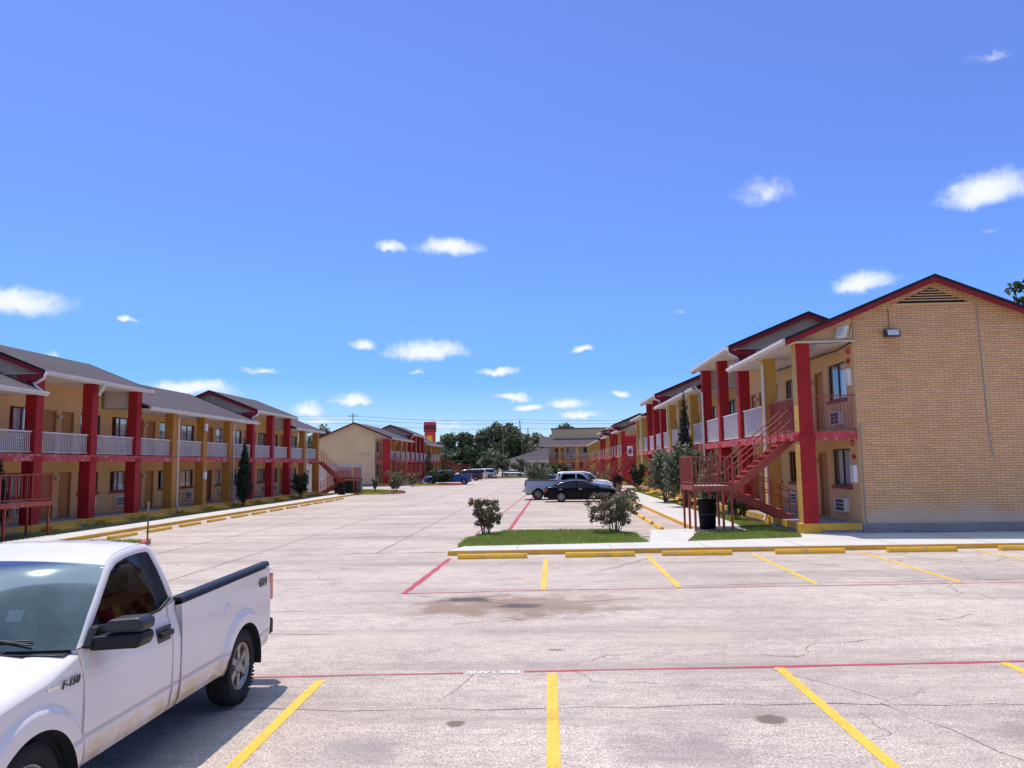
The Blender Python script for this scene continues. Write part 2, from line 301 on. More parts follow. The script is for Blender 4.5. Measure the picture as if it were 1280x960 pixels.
# ------------------------------------------------------------------ mesh helpers
class MB:
    def __init__(s): s.v = []; s.f = []; s.mi = []; s.sm = []
    def add(s, vs, fs, mi=0, sm=False):
        o = len(s.v); s.v += [tuple(p) for p in vs]
        for f in fs: s.f.append(tuple(o + i for i in f)); s.mi.append(mi); s.sm.append(sm)
    def box(s, x0, x1, y0, y1, z0, z1, mi=0):
        if x0 > x1: x0, x1 = x1, x0
        if y0 > y1: y0, y1 = y1, y0
        if z0 > z1: z0, z1 = z1, z0
        s.add([(x0, y0, z0), (x1, y0, z0), (x1, y1, z0), (x0, y1, z0), (x0, y0, z1), (x1, y0, z1), (x1, y1, z1), (x0, y1, z1)],
              [(0, 3, 2, 1), (4, 5, 6, 7), (0, 1, 5, 4), (1, 2, 6, 5), (2, 3, 7, 6), (3, 0, 4, 7)], mi)
        return s
    def bar(s, a, b, w, h=None, mi=0):
        h = h or w; a = Vector(a); b = Vector(b); d = (b - a).normalized()
        up = Vector((0, 0, 1)) if abs(d.z) < .95 else Vector((1, 0, 0))
        r = d.cross(up).normalized(); u = r.cross(d).normalized()
        vs = [p + r * (i * w / 2) + u * (j * h / 2) for p in (a, b) for i, j in ((-1, -1), (1, -1), (1, 1), (-1, 1))]
        s.add(vs, [(0, 1, 2, 3), (7, 6, 5, 4), (0, 4, 5, 1), (1, 5, 6, 2), (2, 6, 7, 3), (3, 7, 4, 0)], mi); return s
    def tube(s, pts, r, n=8, mi=0, cap=True):
        pts = [Vector(p) for p in pts]; rs = r if isinstance(r, (list, tuple)) else [r] * len(pts); vs = []
        for i, p in enumerate(pts):
            d = (pts[min(i + 1, len(pts) - 1)] - pts[max(i - 1, 0)]).normalized()
            up = Vector((0, 0, 1)) if abs(d.z) < .9 else Vector((0, 1, 0))
            a = d.cross(up).normalized(); b = a.cross(d).normalized()
            vs += [p + (a * math.cos(2 * math.pi * k / n) + b * math.sin(2 * math.pi * k / n)) * rs[i] for k in range(n)]
        fs = [(i * n + k, i * n + (k + 1) % n, (i + 1) * n + (k + 1) % n, (i + 1) * n + k) for i in range(len(pts) - 1) for k in range(n)]
        s.add(vs, fs, mi, True)
        if cap:
            s.add(vs[:n], [tuple(reversed(range(n)))], mi); s.add(vs[-n:], [tuple(range(n))], mi)
        return s
    def prism(s, poly, axis, a0, a1, mi=0):
        # poly in the two other axes, (x,z) for axis 'y', (y,z) for 'x', (x,y) for 'z'
        def P(q, a): return {'y': (q[0], a, q[1]), 'x': (a, q[0], q[1]), 'z': (q[0], q[1], a)}[axis]
        n = len(poly); vs = [P(q, a0) for q in poly] + [P(q, a1) for q in poly]
        s.add(vs, [tuple(range(n)), tuple(reversed(range(n, 2 * n)))] + [(i, i + n, (i + 1) % n + n, (i + 1) % n) for i in range(n)], mi); return s
    def grid(s, pts, mi=0, sm=True, keep=None):
        # pts[i][j]
        ni, nj = len(pts), len(pts[0]); vs = [p for row in pts for p in row]
        fs = [(i * nj + j, (i + 1) * nj + j, (i + 1) * nj + j + 1, i * nj + j + 1) for i in range(ni - 1) for j in range(nj - 1) if keep is None or keep(i, j)]
        s.add(vs, fs, mi, sm); return s
    def lathe(s, prof, c, axis='x', n=28, mi=0, sm=True):
        # prof: (offset along axis, radius)
        vs = []
        for (a, r) in prof:
            for k in range(n):
                t = 2 * math.pi * k / n; q = (r * math.cos(t), r * math.sin(t))
                vs.append({'x': (c[0] + a, c[1] + q[0], c[2] + q[1]), 'y': (c[0] + q[0], c[1] + a, c[2] + q[1]), 'z': (c[0] + q[0], c[1] + q[1], c[2] + a)}[axis])
        s.add(vs, [(i * n + k, i * n + (k + 1) % n, (i + 1) * n + (k + 1) % n, (i + 1) * n + k) for i in range(len(prof) - 1) for k in range(n)], mi, sm); return s
    def build(s, name, mats, parent=None, off=(0, 0, 0), fix=True, bevel=0, weld=False):
        me = bpy.data.meshes.new(name)
        v = [(p[0] - off[0], p[1] - off[1], p[2] - off[2]) for p in s.v] if any(off) else s.v
        me.from_pydata(v, [], s.f)
        mats = mats if isinstance(mats, (list, tuple)) else [mats]
        for m in mats: me.materials.append(M[m] if isinstance(m, str) else m)
        me.polygons.foreach_set('material_index', s.mi); me.polygons.foreach_set('use_smooth', s.sm)
        if fix or weld:
            bm = bmesh.new(); bm.from_mesh(me)
            if weld: bmesh.ops.remove_doubles(bm, verts=bm.verts, dist=1e-4)
            if fix: bmesh.ops.recalc_face_normals(bm, faces=bm.faces)
            bm.to_mesh(me); bm.free()
        o = bpy.data.objects.new(name, me); COL.objects.link(o)
        if parent: o.parent = parent
        if bevel:
            b = o.modifiers.new('bevel', 'BEVEL'); b.width = bevel; b.segments = 2; b.limit_method = 'ANGLE'; b.angle_limit = R(35); b.harden_normals = False
        return o
def tag(o, label=None, cat=None, group=None, kind=None):
    if label: o['label'] = label
    if cat: o['category'] = cat
    if group: o['group'] = group
    if kind: o['kind'] = kind
    return o
def thing(name, loc, label, cat, group=None, rz=0):
    o = bpy.data.objects.new(name, None); o.empty_display_size = .2; COL.objects.link(o)
    o.location = loc; o.rotation_euler = (0, 0, rz)
    return tag(o, label, cat, group)
def dup(root, loc, label=None, rz=None, scale=None):
    r = root.copy(); COL.objects.link(r); r.location = loc
    if rz is not None: r.rotation_euler = (0, 0, rz)
    if scale: r.scale = scale
    if label: r['label'] = label
    for ch in list(root.children):
        c = ch.copy(); COL.objects.link(c); c.parent = r
        for g in ch.children:
            d = g.copy(); COL.objects.link(d); d.parent = c
    return r
def np_mesh(name, verts, faces, mat, parent=None, smooth=False):
    me = bpy.data.meshes.new(name); nv, nf = len(verts), len(faces); k = faces.shape[1]
    me.vertices.add(nv); me.vertices.foreach_set('co', verts.astype(np.float32).ravel())
    me.loops.add(nf * k); me.loops.foreach_set('vertex_index', faces.astype(np.int32).ravel())
    me.polygons.add(nf); me.polygons.foreach_set('loop_start', np.arange(0, nf * k, k, dtype=np.int32)); me.polygons.foreach_set('loop_total', np.full(nf, k, np.int32))
    me.update(); me.validate(); me.materials.append(M[mat])
    o = bpy.data.objects.new(name, me); COL.objects.link(o)
    if parent: o.parent = parent
    return o
# ------------------------------------------------------------------ motel wings
def motel(name, label, X0, Y0, s, bays, walk, sb, st, low, tall, mod, gable_mat='brick', gable_far='cream', zg=0.0,
          rail_colors=None, steps=(), spouts=(), end_ochre=False, gap_bays=(), rz=0, win=(1.15, 2.4), doorh=2.3, fine=True, back=9.0,
          parity=0, roff=0.0, louver=True, fascia='white', railh=1.2, found=True, end_red=True, redsign=None):
    n = len(bays); L = n * mod + .5; ru = back / 2; wu = 1.9; slope = .41
    root = thing(name, (X0, Y0, 0), label, 'building', rz=rz)
    X = lambda u: s * u
    cw = .46
    def H(i): return tall if bays[max(0, min(n - 1, i))] else low
    # walls ---------------------------------------------------------------
    wall = MB(); yb = [.25 + i * mod for i in range(n + 1)]
    ops = []   # (y0,y1,z0,z1,type)
    for k in range(n):
        wd = ((k + parity) % 2 == 0)
        for fl, zf in ((0, walk), (1, st)):
            w = (.5, 2.15) if wd else (mod - 2.15, mod - .5); d = (2.65, 3.55) if wd else (mod - 3.55, mod - 2.65)
            ops.append((yb[k] + roff + w[0], yb[k] + roff + w[1], zf + win[0], zf + win[1], 'W', k, fl))
            ops.append((yb[k] + roff + d[0], yb[k] + roff + d[1], zf, zf + doorh, 'D', k, fl))
    edges = sorted(set([0, L] + [round(v, 4) for o in ops for v in o[:2]]))
    for a, b in zip(edges[:-1], edges[1:]):
        m = (a + b) / 2; k = int(max(0, min(n - 1, (m - .25) // mod))); top = H(k) - .004
        cov = sorted([(o[2], o[3]) for o in ops if o[0] < m < o[1]]); z = zg
        for c0, c1 in cov:
            if c0 > z + .001: wall.box(X(wu), X(wu + .2), a, b, z, c0)
            z = c1
        wall.box(X(wu), X(wu + .2), a, b, z, top)
    wall.box(X(back - .2), X(back), .21, L - .21, zg, low + .02)
    wall.build('wall', 'wall' if s < 0 else 'wall_r', root)
    inn = MB(); inn.box(X(wu + 1.6), X(wu + 1.65), .3, L - .3, walk, low); inn.build('inner_wall', 'gable', root)
    # gable end walls
    rt, bt = 3.05, 6.1                                     # the raised roofs are narrower than the low ones
    def zr(u, h): return h + .10 + (min(u, (bt if h == tall else back) - u) + .35) * slope
    def gable(y0, y1, mat, nm):
        g = MB(); z0 = walk if found else zg
        w2 = wu + .02; g.prism([(X(w2), z0), (X(back - .01), z0), (X(back - .01), zr(back, low) - .12), (X(ru), zr(ru, low) - .12), (X(w2), zr(w2, low) - .12)], 'y', y0, y1)
        g.build(nm, mat, root)
        g = MB(); g.prism([(X(.02), low + .02), (X(wu), low + .02), (X(wu), zr(wu, low) - .12), (X(.02), zr(.02, low) - .12)], 'y', y0 + .004, y1)
        g.build('gable_panel', 'wall_r' if mat == 'brick' else mat, root)
    gable(-.01, .2, gable_mat, 'brick_wall' if gable_mat == 'brick' else 'gable_wall'); gable(L - .2, L + .01, gable_far, 'gable_wall')
    if found:
        f = MB(); f.box(X(wu - .02), X(back + .05), -.06, L + .06, zg - .4, walk - .002); f.build('foundation', 'found', root)
    # walkway, its painted edge, balcony
    f = MB(); f.box(X(.03), X(wu - .021), .0, L, zg - .4, walk); f.build('walkway', 'walk', root)
    f = MB(); f.box(X(0), X(.03), -.03, L + .03, walk - .22, walk + .004); f.box(X(.03), X(wu - .04), -.03, 0, walk - .2, walk + .004); f.box(X(.03), X(wu - .04), L, L + .03, walk - .2, walk + .004); f.build('walkway_edge', 'yellow', root)
    f = MB(); f.box(X(.06), X(wu), .05, L - .05, sb + .02, st); f.build('balcony', 'white', root)
    f = MB(); f.box(X(.02), X(.06), .034, L - .034, sb - .03, st + .02); f.box(X(.06), X(wu - .005), .034, .06, sb - .03, st + .02); f.box(X(.06), X(wu - .005), L - .06, L - .034, sb - .03, st + .02); f.build('balcony_edge', 'redworn', root)
    # doors, windows, air conditioners -------------------------------------
    rnd = random.Random(hash(name) % 1000 if False else len(name) + int(abs(X0)))
    for (y0, y1, z0, z1, t, k, fl) in ops:
        if t == 'D':
            d = MB(); d.box(X(wu + .09), X(wu + .14), y0 + .05, y1 - .05, z0 + .02, z1 - .05)
            for (pa, pb) in ((.12, .45), (.5, .9)):
                hh = z1 - z0
                d.box(X(wu + .082), X(wu + .09), y0 + .2, y1 - .2, z0 + hh * pa, z0 + hh * pb)
            o = d.build('door', 'door' if rnd.random() < .8 else 'door_dark', root)
            if fine:
                e = MB(); yy = y0 + .14 if (k + parity) % 2 else y1 - .14
                e.lathe([(0, .0), (0, .035), (s * -.05, .035), (s * -.06, .0)], (X(wu + .088), yy, z0 + 1.0), 'x', 10); e.build('door_handle', 'brass', o)
            e = MB(); e.box(X(wu + .02), X(wu + .16), y0, y0 + .05, z0, z1); e.box(X(wu + .02), X(wu + .16), y1 - .05, y1, z0, z1); e.box(X(wu + .02), X(wu + .16), y0, y1, z1 - .05, z1); e.build('door_frame', 'door', o)
        else:
            w = MB(); q = .05
            for a in ((y0, y1, z0, z0 + q), (y0, y1, z1 - q, z1), (y0, y0 + q, z0 + q, z1 - q), (y1 - q, y1, z0 + q, z1 - q), ((y0 + y1) / 2 - .02, (y0 + y1) / 2 + .02, z0 + q, z1 - q)):
                w.box(X(wu + .06), X(wu + .12), *a)
            o = w.build('window', 'frame', root)
            g = MB(); x = X(wu + .09); g.add([(x, y0 + q, z0 + q), (x, y1 - q, z0 + q), (x, y1 - q, z1 - q), (x, y0 + q, z1 - q)], [(0, 1, 2, 3)]); g.build('pane', 'glass', o)
            # pleated curtain, drawn to one side
            a, b = (y0 + .05, y1 - .05); f0 = rnd.choice((.0, .3, .42, .42)); wdt = b - a
            if s < 0 or rnd.random() < .5: a += f0 * wdt
            else: b -= f0 * wdt
            g = MB(); m_ = max(6, int((b - a) / .045)); pts = [[(X(wu + .2 + .03 * (i % 2) + rnd.random() * .01), a + (b - a) * i / m_, z) for z in (z0 - .02, z1 + .02)] for i in range(m_ + 1)]
            g.grid(pts, sm=False); g.build('curtain', 'curtain', o)
            g = MB(); g.box(X(wu - .05), X(wu + .06), y0 - .08, y1 + .08, z0 - .10, z0 - .002); g.build('sill', 'sill', o)
            yc = (y0 + y1) / 2; zf = walk if fl == 0 else st
            ac = MB(); ac.box(X(wu - .16), X(wu + .1), yc - .46, yc + .46, zf + .28, zf + .74, 0)
            for r_ in range(3):
                for c_ in range(4):
                    ac.box(X(wu - .172), X(wu - .16), yc - .41 + c_ * .185, yc - .41 + c_ * .185 + .155, zf + .33 + r_ * .13, zf + .33 + r_ * .13 + .10, 1)
            ac.build('air_conditioner', ['acwhite', 'frame'], root)
    # door lamps
    for k in range(n):
        wd = ((k + parity) % 2 == 0); yy = yb[k] + roff + (mod - .12 if wd else .12)
        if wd:
            for zf in (walk, st):
                l = MB(); l.lathe([(0, .0), (0, .06), (-s * .05, .06), (-s * .08, .10), (-s * .16, .10), (-s * .2, .05), (-s * .2, 0)], (X(wu), yy, zf + doorh * .86), 'x', 12); l.build('wall_lamp', 'white', root)
    # columns -------------------------------------------------------------
    for i in range(n + 1):
        h = max(H(i - 1) if i > 0 else 0, H(i) if i < n else 0)
        red = (h == tall) or (i == 0 and end_red); y = yb[i]
        c = MB(); e = .02
        c.box(X(.05), X(.05 + cw), y - cw / 2, y + cw / 2, sb + .16, h - .01); c.box(X(.03), X(.07 + cw), y - cw / 2 - e, y + cw / 2 + e, walk + .0, sb - .04)
        c.box(X(.0), X(.09 + cw), y - cw / 2 - .04, y + cw / 2 + .04, sb - .05, sb + .17)
        c.box(X(-.035), X(.12 + cw), y - cw / 2 - .06, y + cw / 2 + .06, zg - .3, walk + .012, 1)
        if i == 0 and end_ochre:
            for q, f in enumerate(c.f[:12]):
                xs = {round(c.v[v][0], 4) for v in f}
                if len(xs) == 1 and abs(list(xs)[0]) < .2: c.mi[q] = 2
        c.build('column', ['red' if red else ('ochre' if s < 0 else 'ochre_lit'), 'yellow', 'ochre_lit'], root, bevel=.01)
    # railings ------------------------------------------------------------
    for k in range(n):
        if k in gap_bays: continue
        col = (rail_colors or {}).get(k, 'rail'); a = yb[k] + cw / 2; b = yb[k + 1] - cw / 2
        r = MB(); z0 = st + .09; z1 = st + railh; xx = .2
        r.box(X(xx - .03), X(xx + .03), a, b, z1 - .045, z1); r.box(X(xx - .02), X(xx + .02), a, b, z0, z0 + .035)
        m_ = int((b - a) / (.105 if fine else .16))
        for i in range(1, m_):
            y = a + (b - a) * i / m_; r.box(X(xx - .011), X(xx + .011), y - .011, y + .011, z0 + .035, z1 - .045)
        r.box(X(xx - .02), X(xx + .02), (a + b) / 2 - .02, (a + b) / 2 + .02, st - .15, z0)
        r.build('railing', col, root)
    # end rails across the walkway
    for y in (.12, L - .12):
        r = MB(); z0 = st + .06; z1 = st + railh
        r.box(X(.52), X(wu), y - .02, y + .02, z1 - .04, z1); r.box(X(.52), X(wu), y - .015, y + .015, z0, z0 + .03)
        for i in range(1, 12): u = .52 + (wu - .52) * i / 12; r.box(X(u - .01), X(u + .01), y - .01, y + .01, z0, z1)
        r.build('railing', 'steelred', root)
    # roofs ---------------------------------------------------------------
    secs = []; k = 0
    while k < n:
        j = k
        while j < n and bays[j] == bays[k]: j += 1
        secs.append((k, j, bays[k])); k = j
    for (k, j, t) in secs:
        h = tall if t else low
        y0 = yb[k] - (.42 if t or k == 0 else -.22); y1 = yb[j] + (.42 if t or j == n else -.22)
        if k == 0: y0 = -.3
        if j == n: y1 = L + .3
        rh, bh = (rt, bt) if t else (ru, back)
        o = MB(); top = [(-.35, zr(-.35, h)), (rh, zr(rh, h)), (bh + .35, zr(-.35, h))]
        o.prism([(X(u), z) for u, z in top] + [(X(u), z - .10) for u, z in reversed(top)], 'y', y0, y1); rf = o.build('roof', 'shingle', root)
        if True:
            f = MB(); f.box(X(-.385), X(-.352), y0 - .01, y1 + .01, zr(-.35, h) - .20, zr(-.35, h) - .012); f.box(X(-.46), X(-.385), y0, y1, zr(-.35, h) - .13, zr(-.35, h) - .03); f.build('gutter', fascia, root)
            f = MB(); f.box(X(-.352), X(wu), y0 + .06, y1 - .06, h - .035, h - .005); f.build('soffit', fascia, root)
        for (y, e, isend) in ((y0, -1, k == 0), (y1, 1, j == n)):
            if not (t or isend): continue
            rk = .25 if fine else .2
            f = MB(); ya, ybb = (y - .035, y) if e < 0 else (y, y + .035)
            for (u0, u1) in ((-.36, rh), (rh, bh + .36)):
                f.prism([(X(u0), zr(u0, h) - rk), (X(u1), zr(u1, h) - rk), (X(u1), zr(u1, h) - .085), (X(u0), zr(u0, h) - .085)], 'y', ya, ybb, 0)
                f.prism([(X(u0), zr(u0, h) - .082), (X(u1), zr(u1, h) - .082), (X(u1), zr(u1, h) + .012), (X(u0), zr(u0, h) + .012)], 'y', ya - (.02 if e < 0 else 0), ybb + (.02 if e > 0 else 0), 1)
            f.build('rake_board', ['rake', 'dark'], root)
            if t and not isend:
                g = MB(); gy = yb[k] - .2 if e < 0 else yb[j] + .2; a, b = (gy, gy + .1) if e < 0 else (gy - .1, gy)
                g.prism([(X(.1), low + .04), (X(bh - .1), low + .04), (X(bh - .1), zr(.1, h) - .12), (X(rh), zr(rh, h) - .12), (X(.1), zr(.1, h) - .12)], 'y', a, b); g.build('gable_wall', 'gable', root)
                g = MB(); a2, b2 = (b, b + .03) if e < 0 else (a - .03, a)
                q = (tall - low) / 9
                for i in range(9): g.prism([(X(.5), low + i * q), (X(wu), low + i * q), (X(wu), low + i * q + q * .92), (X(.5), low + i * q + q * .92)], 'y', a2, b2 if i % 2 else b2 + (.006 if e < 0 else 0))
                g.build('siding_panel', fascia, root)
                if e > 0: continue
                # return of the fascia and the swan-neck spout
                f = MB(); f.box(X(-.36), X(.75), ya, ybb, zr(-.35, h) - .42, zr(-.35, h) - .2); f.build('rake_return', 'rake', root)
                yq = y + e * .08; zt = zr(-.35, h) - .15; zl = zr(-.35, low) - .02
                p = MB(); p.tube([(X(-.42), yq - e * .15, zt + .06), (X(-.42), yq - e * .02, zt - .05), (X(-.38), yq, zt - .2), (X(.0), yq, zt - .42), (X(.02), yq, zl + .32), (X(-.1), yq, zl + .16), (X(-.36), yq + e * .05, zl)], .055, 8); p.build('downspout', 'white', root)
    if louver:
        g = MB(); w_ = 1.15
        for i in range(6):
            z = zr(ru, low) - .38 - i * .085; hw = (zr(ru, low) - .36 - z) / slope - .12
            if hw > .08: g.box(X(ru - hw), X(ru + hw), -.045, -.012, z, z + .03, 0)
        zb = zr(ru, low) - .38 - 6 * .085; hw = (zr(ru, low) - .36 - zb) / slope - .12
        g.prism([(X(ru - hw), zb), (X(ru + hw), zb), (X(ru), zr(ru, low) - .37)], 'y', -.02, -.011, 1)
        g.box(X(ru - hw - .1), X(ru + hw + .1), -.05, -.012, zb - .05, zb, 0)
        g.build('gable_vent', ['wall_r' if gable_mat == 'brick' else 'gable', 'dark'], root)
    for (k, j, t) in secs:
        if t: g = MB(); g.box(X(bt - .1), X(bt), yb[k] - .2, yb[j] + .2, low + .3, tall + .1); g.build('back_wall', 'gable', root)
    # steps up to the walkway, paired yellow blocks
    for y in steps:
        f = MB(); f.box(X(-.40), X(-.042), y - .8, y + .8, zg - .3, walk * .74); f.box(X(-.80), X(-.405), y - .95, y + .5, zg - .3, walk * .52); f.build('step', 'yellow', root, bevel=.012)
    for (i, side) in spouts:
        y = yb[i] + side * (cw / 2 + .07); p = MB()
        p.tube([(X(-.36), y, low + .1), (X(-.3), y, low - .02), (X(.0), y, low - .28), (X(.0), y, walk + .28), (X(-.06), y, walk + .1), (X(-.2), y, walk - .15)], .05, 8); p.build('downspout', 'white', root)
    return root

# ------------------------------------------------------------------ outside stairs
def stair(label, X0, Y0, s, zt, zm, zb, run=2.05, run2=None, lw=1.45, w=1.05, name='outside_stair', group='red steel stairs'):
    # X0 slab edge, flights run away from the building; upper flight at y 0..w, lower flight at y w+.1..2w+.1
    root = thing(name, (X0, Y0, 0), label, 'stairs', group); X = lambda u: -s * u      # u>0 away from the building
    run2 = run2 or run
    def flight(ya, yb_, z_hi, u_hi, z_lo, u_lo):
        f = MB(); d = .16
        for y in (ya, yb_ - .05):
            P = [(u_hi, z_hi), (u_lo, z_lo), (u_lo, z_lo - .3), (u_hi, z_hi - .3)]
            f.prism([(X(u), z) for u, z in P], 'y', y, y + .05)
        f.build('stringer', 'steelred', root)
        t = MB(); nn = max(4, int(round((z_hi - z_lo) / .18)))
        for i in range(1, nn):
            u = u_hi + (u_lo - u_hi) * i / nn; z = z_hi + (z_lo - z_hi) * i / nn - .04; du = (u_lo - u_hi) / nn
            t.box(X(u - du * .6), X(u + du * .5), ya + .05, yb_ - .05, z - .03, z + .03)
        t.build('tread', 'redworn', root)
        for y in (ya + .02, yb_ - .02):
            r = MB()
            for hgt in (.9, .5): r.tube([(X(u_hi), y, z_hi + hgt), (X(u_lo), y, z_lo + hgt)], .02, 6)
            for i in range(0, 9):
                q = i / 8; u = u_hi + (u_lo - u_hi) * q; z = z_hi + (z_lo - z_hi) * q
                r.tube([(X(u), y, z - .1), (X(u), y, z + .9)], .012 if i % 8 else .022, 6)
            r.build('handrail', 'steelred', root)
    flight(0, w, zt, 0, zm, run); flight(w + .1, 2 * w + .1, zm, run, zb, run - run2)
    a, b = run, run + lw; D = 2 * w + .1
    p = MB(); p.box(X(a), X(b), 0, D, zm - .05, zm); p.build('landing', 'walk', root)
    p = MB(); p.box(X(a), X(b), -.03, -.0, zm - .14, zm + .02); p.box(X(a), X(b), D, D + .03, zm - .14, zm + .02); p.box(X(b), X(b + .03), -.03, D + .03, zm - .14, zm + .02); p.build('landing_frame', 'steelred', root)
    for (u, y) in ((a + .06, .05), (a + .35, .05), (b - .06, .05), (b - .06, D / 2), (b - .06, D - .05), (a + .06, D - .05), (a + .35, D - .05)):
        q = MB(); q.box(X(u - .035), X(u + .035), y - .035, y + .035, -.05, zm - .05); q.build('post', 'steelred', root)
    r = MB()
    def seg(p0, p1, m_):
        e_ = .004 if m_ == 12 else 0; r.bar((X(p0[0]), p0[1], zm + 1.0 + e_), (X(p1[0]), p1[1], zm + 1.0 + e_), .045); r.bar((X(p0[0]), p0[1], zm + .12 + e_), (X(p1[0]), p1[1], zm + .12 + e_), .03)
        for i in range(m_ + 1):
            u = p0[0] + (p1[0] - p0[0]) * i / m_; y = p0[1] + (p1[1] - p0[1]) * i / m_; k = .03 + .003 * (m_ == 12) if i in (0, m_) else .011
            r.box(X(u - k), X(u + k), y - k, y + k, zm, zm + 1.0)
    seg((a, 0), (b, 0), 10); seg((b, 0), (b, D), 12); seg((b, D), (a, D), 10); r.build('landing_railing', 'steelred', root)
    return root
# ------------------------------------------------------------------ vehicles
def lerp(a, b, t): return a + (b - a) * t
def interp(x, tab):
    if x <= tab[0][0]: return tab[0][1]
    for (a, u), (b, v) in zip(tab[:-1], tab[1:]):
        if x <= b: return lerp(u, v, (x - a) / (b - a))
    return tab[-1][1]
def sstep(a, b, x):
    t = max(0, min(1, (x - a) / (b - a))); return t * t * (3 - 2 * t)
def make_wheel(root, c, side, r=.38, w=.25, rimr=.235, spokes=6, simple=False):
    # side +1: outer face towards +x
    n = 24 if simple else 44
    t = MB(); o = w / 2
    t.lathe([(-o * side, rimr), (-o * side, r * .8), (-o * .86 * side, r * .95), (-o * .6 * side, r), (o * .6 * side, r), (o * .86 * side, r * .955), (o * .98 * side, r * .82), (o * side, r * .7), (o * .9 * side, rimr + .01), (o * .6 * side, rimr - .005)], c, 'x', n)
    if not simple:
        for k in range(60):
            a = 2 * math.pi * k / 60
            for q, off in ((.42, 0), (-.3, .05), (.84, .03)):
                aa = a + off; p = Vector((c[0] + o * q * side, c[1] + math.cos(aa) * (r if abs(q) < .6 else r * .955), c[2] + math.sin(aa) * (r if abs(q) < .6 else r * .955)))
                d = Vector((0, -math.sin(aa), math.cos(aa))); t.bar(p - d * .011, p + d * .011, .05, .006)
    wheel = t.build('wheel', 'tyre', root)
    m = MB(); f = o * .62 * side
    m.lathe([(-o * .5 * side, rimr - .004), (f, rimr - .012), (o * .84 * side, rimr + .004), (o * .88 * side, rimr + .002), (o * .86 * side, rimr - .012), (f * .9, rimr - .03)], c, 'x', n)
    m.lathe([(f * .55, rimr - .02), (f * .5, 0)], c, 'x', n, mi=1)
    hub = o * .74 * side
    m.lathe([(f * .6, .085), (hub, .078), (hub + .012 * side, .05), (hub + .014 * side, 0)], c, 'x', 18)
    for k in range(spokes):
        a = 2 * math.pi * (k + .5) / spokes; pts = []
        for rr, wd, xo in ((.05, .042, hub), (rimr * .6, .036, hub - .004 * side), (rimr * .97, .058, o * .74 * side)):
            d = Vector((0, math.cos(a), math.sin(a))); tt = Vector((0, -math.sin(a), math.cos(a))); p = Vector(c) + d * rr; p.x = c[0] + xo
            pts.append([p - tt * wd - Vector((side * .045, 0, 0)), p - tt * wd * .8, p + tt * wd * .8, p + tt * wd - Vector((side * .045, 0, 0))])
        m.grid(pts, sm=False)
        if not simple:
            b_ = Vector(c) + Vector((0, math.cos(a + .5), math.sin(a + .5))) * .06
            m.lathe([(hub, .011), (hub + .012 * side, .009), (hub + .012 * side, 0)], b_, 'x', 8)
    m.build('rim', ['rim', 'dark'], wheel)
    return wheel

def mirrored(v): return [(-p[0], p[1], p[2]) for p in v]

